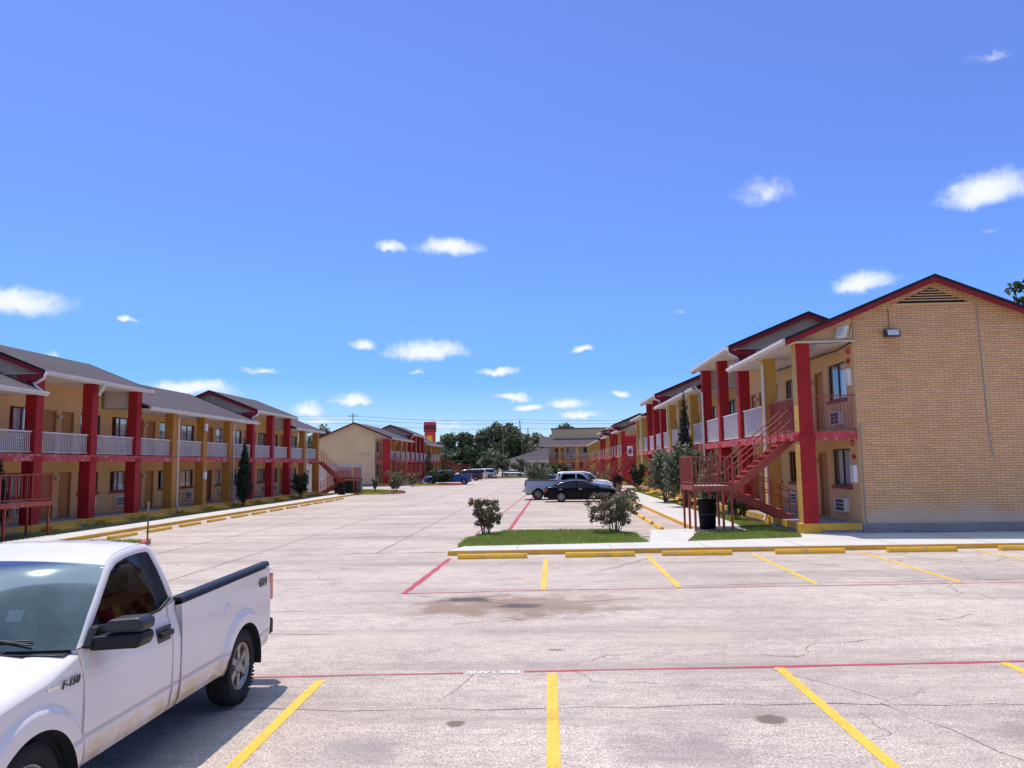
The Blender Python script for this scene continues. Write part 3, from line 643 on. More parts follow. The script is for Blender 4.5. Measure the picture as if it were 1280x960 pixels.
def pickup(label, loc, rz, paintm, ext=0.0, group=None, detail=True, badge=True, name='pickup_truck'):
    """front towards -y; driver's side is +x.  ext lengthens the cab behind the front doors."""
    root = thing(name, loc, label, 'pickup truck', group, rz)
    E = lambda y: y + (ext if y > -.4 else 0)
    ZC, AR = .375, .445; FA, RA = -1.97, 1.39
    def lat(y, z):
        a = interp(z, [(.40, .915), (.46, .945), (.60, .968), (.80, .972), (.98, .968), (1.06, .955), (1.12, .935), (1.22, .905), (1.36, .90)]) if y < 0 else interp(z, [(.40, .915), (.46, .945), (.60, .968), (.9, .970), (1.1, .966), (1.25, .955), (1.36, .95)])
        for wc in (FA, RA):
            rr = math.hypot(y - wc, z - ZC); f = .034 * (1 - sstep(.535, .60, rr))
            if z > .4: a += f
        if y < -2.3: a -= .16 * ((-2.3 - y) / .5) ** 2
        if y > 2.15: a -= .05 * ((y - 2.15) / .12) ** 2
        return a
    step = .022 if detail else .055
    def panel(nm, y0, y1, z0f, z1f, mat, hoodtop=False, seam=True):
        ys = list(np.linspace(y0, y1, max(4, int((y1 - y0) / step)))); nz = 42 if detail else 16
        m = MB()
        fr = [j / nz for j in range(nz + 1)]
        def rowz(y):
            a, b = z0f(y), z1f(y); r_ = [lerp(a, b, q) for q in fr]
            if detail:
                k = min(range(3, nz - 3), key=lambda j: abs(r_[j] - .615)); r_[k - 1], r_[k], r_[k + 1] = .607, .615, .623
            return r_
        Z = [rowz(y) for y in ys]
        inside = [[min(math.hypot(y - FA, z - ZC), math.hypot(y - RA, z - ZC)) < AR for z in Z[i]] for i, y in enumerate(ys)]
        for sd in (1, -1):
            m = MB()
            pts = []
            for i, y in enumerate(ys):
                row = []
                for j, z in enumerate(Z[i]):
                    yy, zz = y, z
                    if inside[i][j]:
                        wc = FA if abs(y - FA) < abs(y - RA) else RA; rr = math.hypot(y - wc, z - ZC) or 1e-3
                        yy = wc + (y - wc) * AR / rr; zz = ZC + (z - ZC) * AR / rr
                    g = 0
                    if seam and detail and abs(zz - .615) < .002 and math.hypot(yy - FA, zz - ZC) > AR + .01 and math.hypot(yy - RA, zz - ZC) > AR + .01: g = .014
                    row.append((sd * (lat(yy, zz) - g), E(yy) if ext else yy, zz))
                if hoodtop:
                    zt = row[-1][2]; hx = interp(y, [(-2.75, .66), (-2.2, .70), (-1.6, .64), (-1.44, .60)]); x0 = abs(row[-1][0])
                    for q in (.25, .5, .75, 1.0):
                        row.append((sd * lerp(x0, hx, q), row[-1][1], zt + (.10 * math.sin(q * math.pi / 2)) * interp(y, [(-2.75, .6), (-2.2, .9), (-1.8, .85), (-1.45, .36)])))
                pts.append(row)
            keep = lambda i, j: j >= nz or not (inside[i][j] and inside[i + 1][j] and inside[i][j + 1] and inside[i + 1][j + 1])
            m.grid(pts, keep=keep)
            # edge returns so that gaps read as shadow lines
            for row, dy in ((pts[0], 0), (pts[-1], 0)):
                m.grid([row, [(p[0] - sd * .05, p[1], p[2]) for p in row]])
            m.build(nm, mat, root, fix=False, weld=True)
    sill = lambda y: .40 if y < 2.0 else .40 + (y - 1.9) * .25
    belt = lambda y: interp(y, [(-1.45, 1.205), (-.4, 1.235), (0, 1.31)])
    panel('fender', -2.78, -1.447, lambda y: .40, lambda y: interp(y, [(-2.78, .92), (-2.3, 1.02), (-1.8, 1.085), (-1.44, 1.17)]), paintm, hoodtop=True)
    if ext:
        panel('door', -1.44, -.41, sill, belt, paintm)
        # rear door / extended side: plain stretch in y
        for sd in (1, -1):
            m = MB()
            m.grid([[(sd * lat(-.5, z), y, z) for z in [lerp(.40, lerp(1.235, 1.31, q), j / 16) for j in range(17)]] for q, y in ((0, -.4), (.5, -.4 + (ext + .38) / 2), (1, ext - .02))])
            m.build('rear_door', paintm, root, fix=False)
    else:
        panel('door', -1.440, -.168, sill, belt, paintm)
        panel('cab_corner', -.162, -.02, sill, belt, paintm)
    railz = lambda y: interp(y, [(0, 1.285), (2.27, 1.325)])
    panel('bed_side', 0.0, 2.27, sill, railz, paintm)
    # hood
    m = MB(); pts = []
    for y in np.linspace(-2.78, -1.46, 15):
        hx = interp(y, [(-2.75, .66), (-2.2, .70), (-1.6, .64), (-1.44, .60)]) - .006; ze = interp(y, [(-2.78, .92 + .06), (-2.3, 1.02 + .08), (-1.44, 1.20)])
        pts.append([(hx * q, y - .16 * (1 - q * q), ze + .05 * (1 - abs(q) ** 2.2) - (.015 if .45 < abs(q) < .6 else 0)) for q in np.linspace(-1, 1, 17)])
    m.grid(pts); m.build('hood', paintm, root, fix=False)
    m = MB(); m.grid([[(.86 * q, -1.52 - .16 * (1 - q * q) + k * .12, 1.185 + .035 * (1 - q * q) + k * .01) for q in np.linspace(-1, 1, 13)] for k in (0, 1)]); m.build('cowl', 'blackplastic', root, fix=False)
    # front face
    m = MB(); m.prism([(-.9, .45), (.9, .45), (.88, .95), (-.88, .95)], 'y', -2.86, -2.72); m.build('nose', paintm, root, bevel=.03)
    m = MB(); m.box(-.52, .52, -2.9, -2.86, .62, .92, 0)
    for i in range(3): m.box(-.5, .5, -2.92, -2.9, .67 + i * .08, .70 + i * .08, 1)
    m.build('grille', ['black', 'chrome'], root)
    for sd in (1, -1):
        m = MB(); m.box(sd * .54, sd * .88, -2.89, -2.7, .70, .93); m.build('headlight', 'lens', root, bevel=.02)
    m = MB(); m.box(-.95, .95, -2.98, -2.72, .40, .60); m.build('front_bumper', 'chrome', root, bevel=.03)
    # greenhouse ring: outer outline and window opening, both on the leaning side plane
    def side(y, z, sd, off=0): return (sd * (.905 - (z - 1.22) * (.905 - .735) / .60 - .02 * ((z - 1.5) / .3) ** 2 + .02 - off), y, z)
    if not ext:
        outer = [(-1.44, 1.207), (-1.26, 1.40), (-1.08, 1.56), (-.93, 1.685), (-.80, 1.765), (-.60, 1.80), (-.40, 1.815), (-.24, 1.815), (-.17, 1.79), (-.10, 1.60), (-.045, 1.45), (-.01, 1.312), (-.25, 1.25), (-.40, 1.237), (-.9, 1.222), (-1.2, 1.214)]
        wopen = [(-1.33, 1.235), (-1.16, 1.40), (-1.0, 1.545), (-.86, 1.66), (-.75, 1.712), (-.58, 1.742), (-.42, 1.752), (-.27, 1.752), (-.225, 1.735), (-.165, 1.58), (-.12, 1.44), (-.085, 1.335), (-.26, 1.275), (-.40, 1.258), (-.9, 1.243), (-1.18, 1.236)]
        glass_polys = [('side_window', 'carglass', [(-1.33, 1.235), (-1.16, 1.40), (-1.0, 1.545), (-.86, 1.66), (-.75, 1.712), (-.58, 1.742), (-.43, 1.75), (-.385, 1.6), (-.34, 1.42), (-.30, 1.266), (-.9, 1.243)]),
                       ('quarter_panel', 'blackplastic', [(-.43, 1.75), (-.27, 1.752), (-.225, 1.735), (-.165, 1.58), (-.12, 1.44), (-.085, 1.335), (-.26, 1.275), (-.30, 1.266), (-.34, 1.42), (-.385, 1.6)])]
        rear_top, rear_bot = -.17, -.01
    else:
        e = ext
        outer = [(-1.44, 1.207), (-1.26, 1.40), (-1.08, 1.56), (-.93, 1.685), (-.80, 1.765), (-.60, 1.80), (e - .60, 1.82), (e - .30, 1.815), (e - .22, 1.79), (e - .13, 1.60), (e - .06, 1.45), (e - .01, 1.312), (e - .4, 1.25), (-.40, 1.237), (-.9, 1.222), (-1.2, 1.214)]
        wopen = [(-1.33, 1.245), (-1.16, 1.40), (-1.0, 1.545), (-.86, 1.66), (-.75, 1.712), (-.58, 1.742), (e - .60, 1.75), (e - .42, 1.75), (e - .36, 1.72), (e - .30, 1.6), (e - .26, 1.45), (e - .24, 1.34), (e - .5, 1.275), (-.40, 1.262), (-.9, 1.25), (-1.18, 1.247)]
        glass_polys = [('side_window', 'carglass', [(-1.33, 1.245), (-1.16, 1.40), (-1.0, 1.545), (-.86, 1.66), (-.75, 1.712), (-.58, 1.742), (-.47, 1.745), (-.47, 1.26), (-.9, 1.25)]),
                       ('side_window', 'carglass', [(-.36, 1.745), (e - .60, 1.75), (e - .42, 1.75), (e - .36, 1.72), (e - .30, 1.6), (e - .26, 1.45), (e - .24, 1.34), (e - .5, 1.275), (-.36, 1.262)])]
        rear_top, rear_bot = e - .22, e - .01
    # densify both outlines equally
    def dens(P, k=4):
        return [(lerp(a[0], b[0], i / k), lerp(a[1], b[1], i / k)) for a, b in zip(P, P[1:] + P[:1]) for i in range(k)]
    OD, WD = dens(outer), dens(wopen)
    m = MB()
    for sd in (1, -1):
        ring = []
        for (a, b) in zip(OD + OD[:1], WD + WD[:1]):
            ring.append([side(a[0], a[1], sd, .018), side(lerp(a[0], b[0], .2), lerp(a[1], b[1], .2), sd, 0), side(lerp(a[0], b[0], .8), lerp(a[1], b[1], .8), sd, 0), side(b[0], b[1], sd, .006), side(b[0], b[1], sd, .03)])
        m.grid(ring, sm=True)
    if ext:   # B pillar
        for sd in (1, -1): m.add([side(-.47, 1.26, sd, .0), side(-.36, 1.262, sd, .0), side(-.36, 1.745, sd, .0), side(-.47, 1.745, sd, .0)], [(0, 1, 2, 3)])
    # roof skin joined to the rings
    hdr = lambda q: -.92 - .15 * (1 - q * q)
    pts = []
    for t in np.linspace(0, 1, 15):
        row = []
        for q in np.linspace(-1, 1, 21):
            y = lerp(hdr(q), rear_top + .01, t)
            zed = interp(y, [(-1.1, 1.66), (-.93, 1.69), (-.80, 1.768), (-.60, 1.803), (-.40, 1.818), (rear_top - .1, 1.818), (rear_top, 1.793)])
            x = abs(side(y, zed, 1, .018)[0]); zc = interp(y, [(-1.1, 1.76), (-.9, 1.805), (-.6, 1.845), (rear_top - .4, 1.862), (rear_top, 1.845)])
            rib = .006 * (1 if (abs(q) < .62 and math.cos(q * 20) > .55) else 0) if t > .12 else 0
            row.append((q * x, y, zed + (zc - zed) * (1 - abs(q) ** 2.6) - rib))
        pts.append(row)
    m.grid(pts, sm=True)
    # back wall of the cab around the rear window
    pts = [[(q * lerp(.715, .885, t), lerp(rear_top + .01, rear_bot, t), lerp(1.79 + .05 * (1 - q * q), 1.25, t)) for q in (-1, -.85, 0, .85, 1)] for t in (0, .12, .78, 1)]
    m.grid(pts, sm=False, keep=lambda i, j: not (i == 1 and j in (1, 2)))
    m.box(-.90, .90, rear_bot - .03, rear_bot + .002, .5, 1.26)
    m.build('cab', paintm, root, fix=False)
    m = MB(); m.add([pts[1][1], pts[1][2], pts[1][3], pts[2][3], pts[2][2], pts[2][1]], [(0, 1, 4, 5), (1, 2, 3, 4)]); m.build('rear_window', 'carglass', root)
    for sd in (1, -1):
        for nm, mt, P in glass_polys:
            m = MB(); Q = [side(y, z, sd, .02 if mt == 'carglass' else .014) for y, z in P]; m.add(Q, [tuple(range(len(Q)))], sm=False); m.build(nm, mt, root, fix=False)
        m = MB(); m.bar(side(-1.32, 1.236, sd, -.004), side(-.28, 1.268, sd, -.004), .014, .022); m.bar(side(-.28, 1.268, sd, -.004), side(-.09, 1.333, sd, -.004), .014, .022) if not ext else None
        m.build('belt_trim', 'blackplastic', root)
    # windscreen (curved), with the dark printed border and the wipers
    def ws(q, t):
        P = outer[:4] + [(-.885, 1.718)]; k = min(3.999, t * 4); i = int(k); e = side(lerp(P[i][0], P[i + 1][0], k - i), lerp(P[i][1], P[i + 1][1], k - i), 1, .016)
        cy, cz = lerp(-1.64, -1.06, t), lerp(1.235, 1.775, t) + .13 * math.sin(math.pi * t)
        r_ = abs(q) ** 2.2
        return Vector((q * e[0], lerp(cy, e[1], r_), lerp(cz, e[2], r_)))
    m = MB(); m.grid([[ws(q, t) for q in np.linspace(-1, 1, 33)] for t in np.linspace(0, 1, 25)]); o = m.build('windscreen', 'windscreen', root, fix=False)
    m = MB(); up = Vector((0, -.004, .004))
    nq, ntt = 40, 30
    def border(q, t):
        d = min((1 - abs(q)) * .8, t * .72, (1 - t) * .8); c = (abs(q) > .86 and t < .2)
        r_ = math.hypot(max(0, abs(q) - .80) / .2, max(0, .16 - t) / .16)
        return d < .035 or t < .10 or r_ > 1
    g = [[ws(q, t) - up * .8 for q in np.linspace(-1, 1, nq * 2 + 1)] for t in np.linspace(0, 1, ntt + 1)]
    m.grid(g, keep=lambda i, j: border(-1 + (j + .5) / nq, (i + .5) / ntt)); m.build('screen_border', 'blackplastic', o, fix=False)
    if detail:
        m = MB()
        for q0, q1 in ((-.05, .72), (-.78, -.02)):
            pr = [ws(lerp(q0, q1, k / 6), .035 + .02 * k / 6) + up * 4 for k in range(7)]; m.tube(pr, .006, 6)
            m.tube([ws(q1, .02) + up * 5, ws(lerp(q0, q1, .45), .08) + up * 6], .007, 6)
        m.build('wiper', 'black', root)
        m = MB(); a = [ws(q, t) - up * 1.2 for q, t in ((.46, .2), (.57, .2), (.57, .29), (.46, .29))]; m.add(a, [(0, 1, 2, 3)])
        a = [ws(q, t) - up * 1.2 for q, t in ((.62, .84), (.74, .84), (.74, .9), (.62, .9))]; m.add(a, [(0, 1, 2, 3)]); m.build('sticker', 'plastic_white', o)
    # inside
    m = MB(); m.box(-.82, .82, -1.62, -1.05, .7, 1.14); m.build('dashboard', 'dark', root, bevel=.05)
    m = MB()
    for x in (-.42, .42):
        m.box(x - .27, x + .27, -.75, -.2, .65, .85); m.prism([(-.35, .8), (-.18, .8), (-.12, 1.4), (-.24, 1.4)], 'x', x - .26, x + .26); m.box(x - .13, x + .13, -.22, -.13, 1.42, 1.6)
    m.build('seat', 'frame', root, bevel=.04)
    m = MB()
    ring = [(.40 + .18 * math.cos(a), -.98 + .07 * math.sin(a), 1.12 + .16 * math.sin(a)) for a in np.linspace(0, 2 * math.pi, 25)]; m.tube(ring, .016, 6, cap=False); m.bar((.24, -.98, 1.12), (.56, -.98, 1.12), .04); m.build('steering_wheel', 'black', root)
    m = MB(); m.box(-.86, .86, -1.4, rear_bot - .04, .42, .6); m.box(-.62, .62, -2.7, E(2.2), .34, .52); m.box(-.9, .9, -2.7, -1.5, .52, .9)
    m.tube([(-.8, E(RA), ZC), (.8, E(RA), ZC)], .07, 10); m.tube([(-.8, FA, ZC), (.8, FA, ZC)], .06, 10)
    m.box(-.8, .8, E(RA) - .5, E(RA) + .55, .80, .9)
    m.build('chassis', 'dark', root)
    # arch liners
    for sd in (1, -1):
        for wc in (FA, E(RA)):
            m = MB(); arc = [(wc + AR * math.cos(a), ZC + AR * math.sin(a)) for a in np.linspace(-.15, math.pi + .15, 30)]
            m.grid([[(sd * (lat(wc if wc < 0 else RA, .82) - .002), y, z), (sd * .93, wc + (y - wc) * .985, ZC + (z - ZC) * .985), (sd * .55, wc + (y - wc) * 1.02, ZC + (z - ZC) * 1.02)] for y, z in arc])
            m.build('arch_liner', 'dark', root, fix=False)
    # bed: inner walls, floor, tailgate, cap rails, bumper, lights
    m = MB(); m.box(-.93, .93, E(.03), E(2.2), .84, .87)
    for sd in (1, -1): m.box(sd * .80, sd * .83, E(.03), E(2.2), .85, 1.29); m.box(sd * .8, sd * .945, E(.0), E(2.26), 1.262, 1.282)
    m.box(-.93, .93, E(.005), E(.04), .45, 1.27); m.build('bed', paintm, root)
    for sd in (1, -1):
        m = MB(); P = []
        for y in np.linspace(.0, 2.26, 12):
            z = railz(y); P.append([(sd * (lat(y, z) + .006), E(y), z - .018), (sd * (lat(y, z) + .004), E(y), z + .022), (sd * (lat(y, z) - .02), E(y), z + .037), (sd * .84, E(y), z + .034), (sd * .81, E(y), z + .01), (sd * .81, E(y), z - .05)])
        m.grid(P); m.add(P[0], [tuple(range(6))]); m.add(P[-1], [tuple(range(6))]); m.build('bed_rail_cap', 'blackplastic', root, fix=False)
    if not detail:
        m = MB(); m.box(-.80, .80, E(2.2), E(2.265), .62, 1.31); m.box(-.3, .3, E(2.265), E(2.272), 1.0, 1.12); m.build('tailgate', paintm, root, bevel=.02)
    for sd in (1, -1):
        m = MB(); m.box(sd * .80, sd * .963, E(2.19), E(2.288), .92, 1.225); m.build('taillight', 'taillight', root, bevel=.015)
    m = MB(); m.prism([(-.93, E(2.24)), (-.95, E(2.34)), (-.86, E(2.46)), (.86, E(2.46)), (.95, E(2.34)), (.93, E(2.24))], 'z', .52, .70); m.build('rear_bumper', 'blackplastic' if detail else 'chrome', root, bevel=.025)
    for sd in (1, -1):
        # door handle with its recess, wing mirror
        m = MB(); x = lat(-.3, 1.06)
        m.box(sd * (x - .01), sd * (x + .008), -.42, -.19, .985, 1.135, 1); m.box(sd * (x + .008), sd * (x + .042), -.40, -.20, 1.05, 1.095, 0); m.build('door_handle', ['blackplastic', 'black'], root, bevel=.012)
        m = MB()
        m.prism([(-1.40, 1.20), (-1.30, 1.19), (-1.10, 1.25), (-1.12, 1.32), (-1.29, 1.34)], 'x', sd * .90, sd * .965)
        m.prism([(sd * .93, 1.17), (sd * 1.285, 1.19), (sd * 1.315, 1.245), (sd * 1.30, 1.295), (sd * .93, 1.27)], 'y', -1.35, -1.15)
        o = m.build('mirror', 'blackplastic', root, bevel=.02)
        m = MB(); m.prism([(sd * 1.03, 1.295), (sd * 1.305, 1.297), (sd * 1.315, 1.365), (sd * 1.275, 1.40), (sd * 1.06, 1.385), (sd * 1.03, 1.35)], 'y', -1.34, -1.14); m.build('mirror_cap', 'black', o, bevel=.028)
        m = MB(); m.box(sd * 1.05, sd * 1.26, -1.145, -1.132, 1.21, 1.37); m.build('mirror_glass', 'chrome', o)
        if badge and detail:
            def badge_text(nm, txt, y, z, size, mat, flip):
                c = bpy.data.curves.new(nm, 'FONT'); c.body = txt; c.size = size; c.extrude = .004; c.align_x = 'CENTER'; c.align_y = 'CENTER'; c.shear = .22; c.offset = .0003; c.space_character = 1.08
                t = bpy.data.objects.new(nm, c); COL.objects.link(t); bpy.context.view_layer.update()
                me = bpy.data.meshes.new_from_object(t.evaluated_get(bpy.context.evaluated_depsgraph_get())); bpy.data.objects.remove(t)
                rot = Matrix.Rotation(R(90), 4, 'Z') @ Matrix.Rotation(R(90), 4, 'X') if flip > 0 else Matrix.Rotation(R(-90), 4, 'Z') @ Matrix.Rotation(R(90), 4, 'X')
                me.transform(rot); me.materials.clear(); me.materials.append(M[mat])
                o = bpy.data.objects.new(nm, me); COL.objects.link(o); o.parent = root; o.location = (sd * (lat(y, z) + .011), y, z); return o
            badge_text('badge', 'F-150', -1.60, 1.03, .078, 'badge', sd)
            m = MB(); m.box(sd * (lat(-1.78, 1.03) - .002), sd * (lat(-1.78, 1.03) + .006), -1.83, -1.715, 1.02, 1.052); m.build('badge', 'chrome', root, bevel=.004)
            badge_text('decal', '4X4', 1.92, 1.165, .13, 'badge', sd)
    # fuel flap: a shallow round disc
    if detail:
        m = MB(); ang = np.linspace(0, 2 * math.pi, 33)
        cy, cz = .98, 1.03
        m.grid([[(lat(cy + r_ * math.cos(a), cz + r_ * math.sin(a)) + o_, cy + r_ * math.cos(a), cz + r_ * math.sin(a)) for a in ang] for r_, o_ in ((.001, .0015), (.074, .0015), (.077, -.006), (.081, -.006), (.084, .0005))]); m.build('fuel_flap', paintm, root, fix=False)
    for wc in (FA, RA):
        for sd in (1, -1): make_wheel(root, (sd * (.815 if wc == FA else .835), E(wc), .385), sd, .385, .255, .235, 6, not detail)
    return root

def car(name, label, cat, loc, rz, paintm, L=4.85, W=.91, ztab=None, gh=None, belt=.95, wheels=(.92, 3.72), wr=.335, group=None, windows=2, rimr=None):
    """front at y=0, rear at y=L, centred on x; gh = greenhouse side profile [(y,z)...] from screen base to back base."""
    root = thing(name, loc, label, cat, group, rz); AR = wr + .06; dy = .05
    ys = list(np.linspace(0, L, int(L / dy) + 1)); nz = 14; m = MB()
    def Wd(y):
        q = abs(y - L / 2) / (L / 2); return W * (1 - .24 * q ** 7)
    def prof(t): return interp(t, [(0, .93), (.15, .985), (.45, 1), (.75, .985), (.92, .95), (1, .88)])
    Z = [[lerp(.24 if .35 < y < L - .35 else .30, interp(y, ztab), j / nz) for j in range(nz + 1)] for y in ys]
    ins = [[min(math.hypot(y - w, z - wr) for w in wheels) < AR for z in Z[i]] for i, y in enumerate(ys)]
    ends = {}
    for sd in (1, -1):
        pts = []
        for i, y in enumerate(ys):
            row = []
            for j, z in enumerate(Z[i]):
                yy, zz = y, z
                if ins[i][j]:
                    wc = min(wheels, key=lambda w: abs(w - y)); rr = math.hypot(y - wc, z - wr) or 1e-3; yy = wc + (y - wc) * AR / rr; zz = wr + (z - wr) * AR / rr
                row.append((sd * Wd(yy) * prof(j / nz), yy, zz))
            zt = interp(y, ztab); x0 = Wd(y) * .88
            for q in (.7, .35, 0): row.append((sd * x0 * q, y, zt + .045 * (1 - q * q)))
            pts.append(row)
        m.grid(pts, keep=lambda i, j: j >= nz or not (ins[i][j] and ins[i + 1][j] and ins[i][j + 1] and ins[i + 1][j + 1]))
        ends[sd] = (pts[0], pts[-1])
    for e in (0, 1):
        a, b = ends[1][e], ends[-1][e]; m.grid([a, [(p[0] * .5, p[1] + (-.05 if e == 0 else .04), p[2]) for p in a], [(0, p[1] + (-.07 if e == 0 else .05), p[2]) for p in a], [(p[0] * .5, p[1] + (-.05 if e == 0 else .04), p[2]) for p in b], b])
    m.build('body', paintm, root, fix=False)
    # greenhouse
    y0, y1 = gh[0][0], gh[-1][0]; G = MB(); zmax = max(p[1] for p in gh); pts = []
    yy = sorted(set(list(np.linspace(y0, y1, 34)) + [p[0] for p in gh]))
    def xb(y): return Wd(y) * .885
    def xt(z): return lerp(W * .885, W * .68, (z - belt) / (zmax - belt))
    for y in yy:
        z = interp(y, gh); row = []
        for q in (1, .999): pass
        zb = interp(y, ztab) - .03
        for t in (0, .5, .92): row.append((lerp(xb(y), xt(z), t) if z > belt else xb(y), y, lerp(zb, z, t)))
        xr = row[-1][0]
        for q in (.9, .5, 0, -.5, -.9): row.append((xr * q, y, z + (zmax * .012 if abs(q) < .6 else 0)))
        row += [(-p[0], p[1], p[2]) for p in reversed(row[:3])]
        pts.append(row)
    G.grid(pts, sm=False); G.build('cabin', paintm, root, fix=False)
    def sx(y, z): return lerp(W * .885, W * .68, (z - belt) / (zmax - belt)) + .012
    # side windows follow the greenhouse profile, inset
    fr, rr_ = gh[1], gh[-2]
    def topz(y): return interp(y, gh) - .07
    a = gh[0][0] + .22; b = gh[-1][0] - (.28 if gh[-1][0] - gh[-2][0] > .25 else .12); nW = windows
    for sd in (1, -1):
        cuts = np.linspace(a, b, nW + 1)
        for k in range(nW):
            ya, yb_ = cuts[k] + .03, cuts[k + 1] - .03; P = []
            tops = [(y, max(belt + .05, topz(y))) for y in np.linspace(ya, yb_, 8)]
            poly = [(ya, belt + .03)] + tops + [(yb_, belt + .03)]
            w = MB(); w.add([(sd * sx(y, z), y, z) for y, z in poly], [tuple(range(len(poly)))]); w.build('side_window', 'carglass_d', root)
        w = MB()
        tp = [(sd * (sx(y, max(belt + .05, topz(y))) + .004), y, max(belt + .05, topz(y)) + .012) for y in np.linspace(a, b, 14)]; w.tube(tp, .012, 5); w.build('window_trim', 'chrome', root)
        w = MB(); w.box(sd * (W * .9), sd * (W * 1.12), gh[0][0] + .12, gh[0][0] + .24, belt - .02, belt + .12); w.build('mirror', paintm, root, bevel=.02)
        for k in range(nW if nW < 3 else 2):
            w = MB(); y = lerp(a, b, (k + .82) / nW); w.box(sd * W * .975, sd * (W * .975 + .035), y - .1, y + .1, belt - .16, belt - .13); w.build('door_handle', 'chrome', root)
    for (p, q, nm) in ((gh[0], gh[1], 'windscreen'), (gh[-1], gh[-2], 'rear_window')):
        w = MB(); n_ = Vector((0, -(q[1] - p[1]), (q[0] - p[0]))) * (1 if nm == 'windscreen' else -1); n_ = n_.normalized() * .02
        y_a, z_a = lerp(p[0], q[0], .1), lerp(p[1], q[1], .1); y_b, z_b = lerp(p[0], q[0], .88), lerp(p[1], q[1], .88)
        xa, xb_ = W * .80, W * .62
        w.add([(-xa, y_a + n_.y, z_a + n_.z), (xa, y_a + n_.y, z_a + n_.z), (xb_, y_b + n_.y, z_b + n_.z), (-xb_, y_b + n_.y, z_b + n_.z)], [(0, 1, 2, 3)]); w.build(nm, 'carglass_d', root)
    zf, zr_ = interp(.1, ztab), interp(L - .05, ztab)
    for sd in (1, -1):
        w = MB(); w.box(sd * W * .48, sd * W * .86, -.03, .22, zf - .17, zf - .03); w.build('headlight', 'lens', root, bevel=.02)
        w = MB(); w.box(sd * W * .55, sd * W * .865, L - .18, L + .045, zr_ - .22, zr_ - .05); w.build('taillight', 'taillight', root, bevel=.02)
    w = MB(); w.box(-W * .8, W * .8, -.09, .1, .3, .48); w.build('front_bumper', paintm, root, bevel=.04)
    w = MB(); w.box(-W * .8, W * .8, L - .1, L + .08, .3, .52); w.build('rear_bumper', paintm, root, bevel=.04)
    w = MB(); w.box(-W * .8, W * .8, .2, L - .2, .2, .5); w.box(-W * .7, W * .7, .6, L - .5, .5, .75); w.build('underbody', 'dark', root)
    for wc in wheels:
        for sd in (1, -1): make_wheel(root, (sd * (W - .11), wc, wr), sd, wr, .21, rimr or wr * .64, 7, True)
    return root
def sedan(label, loc, rz, p, **k):
    return car('sedan', label, 'car', loc, rz, p, 4.8, .905, [(0, .60), (.12, .70), (.6, .84), (1.45, .96), (3.6, 1.0), (4.1, 1.01), (4.65, .98), (4.8, .88)],
               [(1.25, .96), (2.05, 1.36), (2.5, 1.44), (3.1, 1.44), (3.55, 1.36), (4.3, 1.02)], .97, (.95, 3.74), .335, **k)
def suv(label, loc, rz, p, **k):
    return car('suv', label, 'car', loc, rz, p, 4.9, .95, [(0, .70), (.12, .85), (.5, 1.0), (1.3, 1.08), (4.6, 1.1), (4.9, 1.06)],
               [(1.2, 1.08), (1.85, 1.66), (2.4, 1.78), (4.2, 1.78), (4.55, 1.72), (4.84, 1.1)], 1.10, (.95, 3.85), .37, windows=3, **k)
def vm():
    m, nt, b = new_mat('dark_car_glass'); b.inputs['Base Color'].default_value = (.012, .014, .017, 1); b.inputs['Roughness'].default_value = .06; b.inputs['Coat Weight'].default_value = .5
    M['carglass_d'] = m
vm()
# ------------------------------------------------------------------ ground, paving, kerbs, markings
def sheet(name, poly, z, mat, kind='structure', z0=None):
    b = MB()
    if z0 is None: b.add([(x, y, z) for x, y in poly], [tuple(range(len(poly)))])
    else: b.prism(poly, 'z', z0, z)
    return tag(b.build(name, mat), kind=kind)
sheet('ground', [(-700, -300), (700, -300), (700, 900), (-700, 900)], -.02, 'farground')
sheet('parking_lot', [(-60, -25), (60, -25), (60, 21.9), (60, 260), (-60, 260)], 0, 'lot')
KY = lambda x: 21.32 + .045 * (x + 2.75)
sheet('sidewalk', [(-2.75, KY(-2.75)), (22, KY(22)), (22, 25.44), (8.02, 25.44), (7.65, 24.15), (3.8, 23.3), (-2.45, 22.5)], .13, 'sidewalk', z0=-.05)
b = MB(); b.prism([(-2.78, KY(-2.78) - .02), (22, KY(22) - .02), (22, KY(22)), (-2.78, KY(-2.78))], 'z', -.05, .118); tag(b.build('kerb', 'yellow'), kind='structure')
sheet('footpath', [(2.95, 23.19), (4.05, 23.33), (5.0, 26.6), (5.2, 27.9), (3.5, 27.3)], .126, 'sidewalk', z0=-.05)
sheet('side_sidewalk', [(5.2, 27.0), (6.7, 26.8), (7.05, 30), (7.1, 74), (5.2, 74)], .13, 'sidewalk', z0=-.05)
b = MB(); b.box(5.14, 5.2, 27.9, 74, -.05, .126); tag(b.build('kerb', 'yellow'), kind='structure')
sheet('left_sidewalk', [(-18.1, 8), (-16.7, 8), (-16.7, 66), (-17.1, 67.6), (-18.1, 68)], .13, 'sidewalk', z0=-.05)
b = MB(); b.box(-16.7, -16.64, 8, 66, -.05, .122); tag(b.build('kerb', 'yellow'), kind='structure')
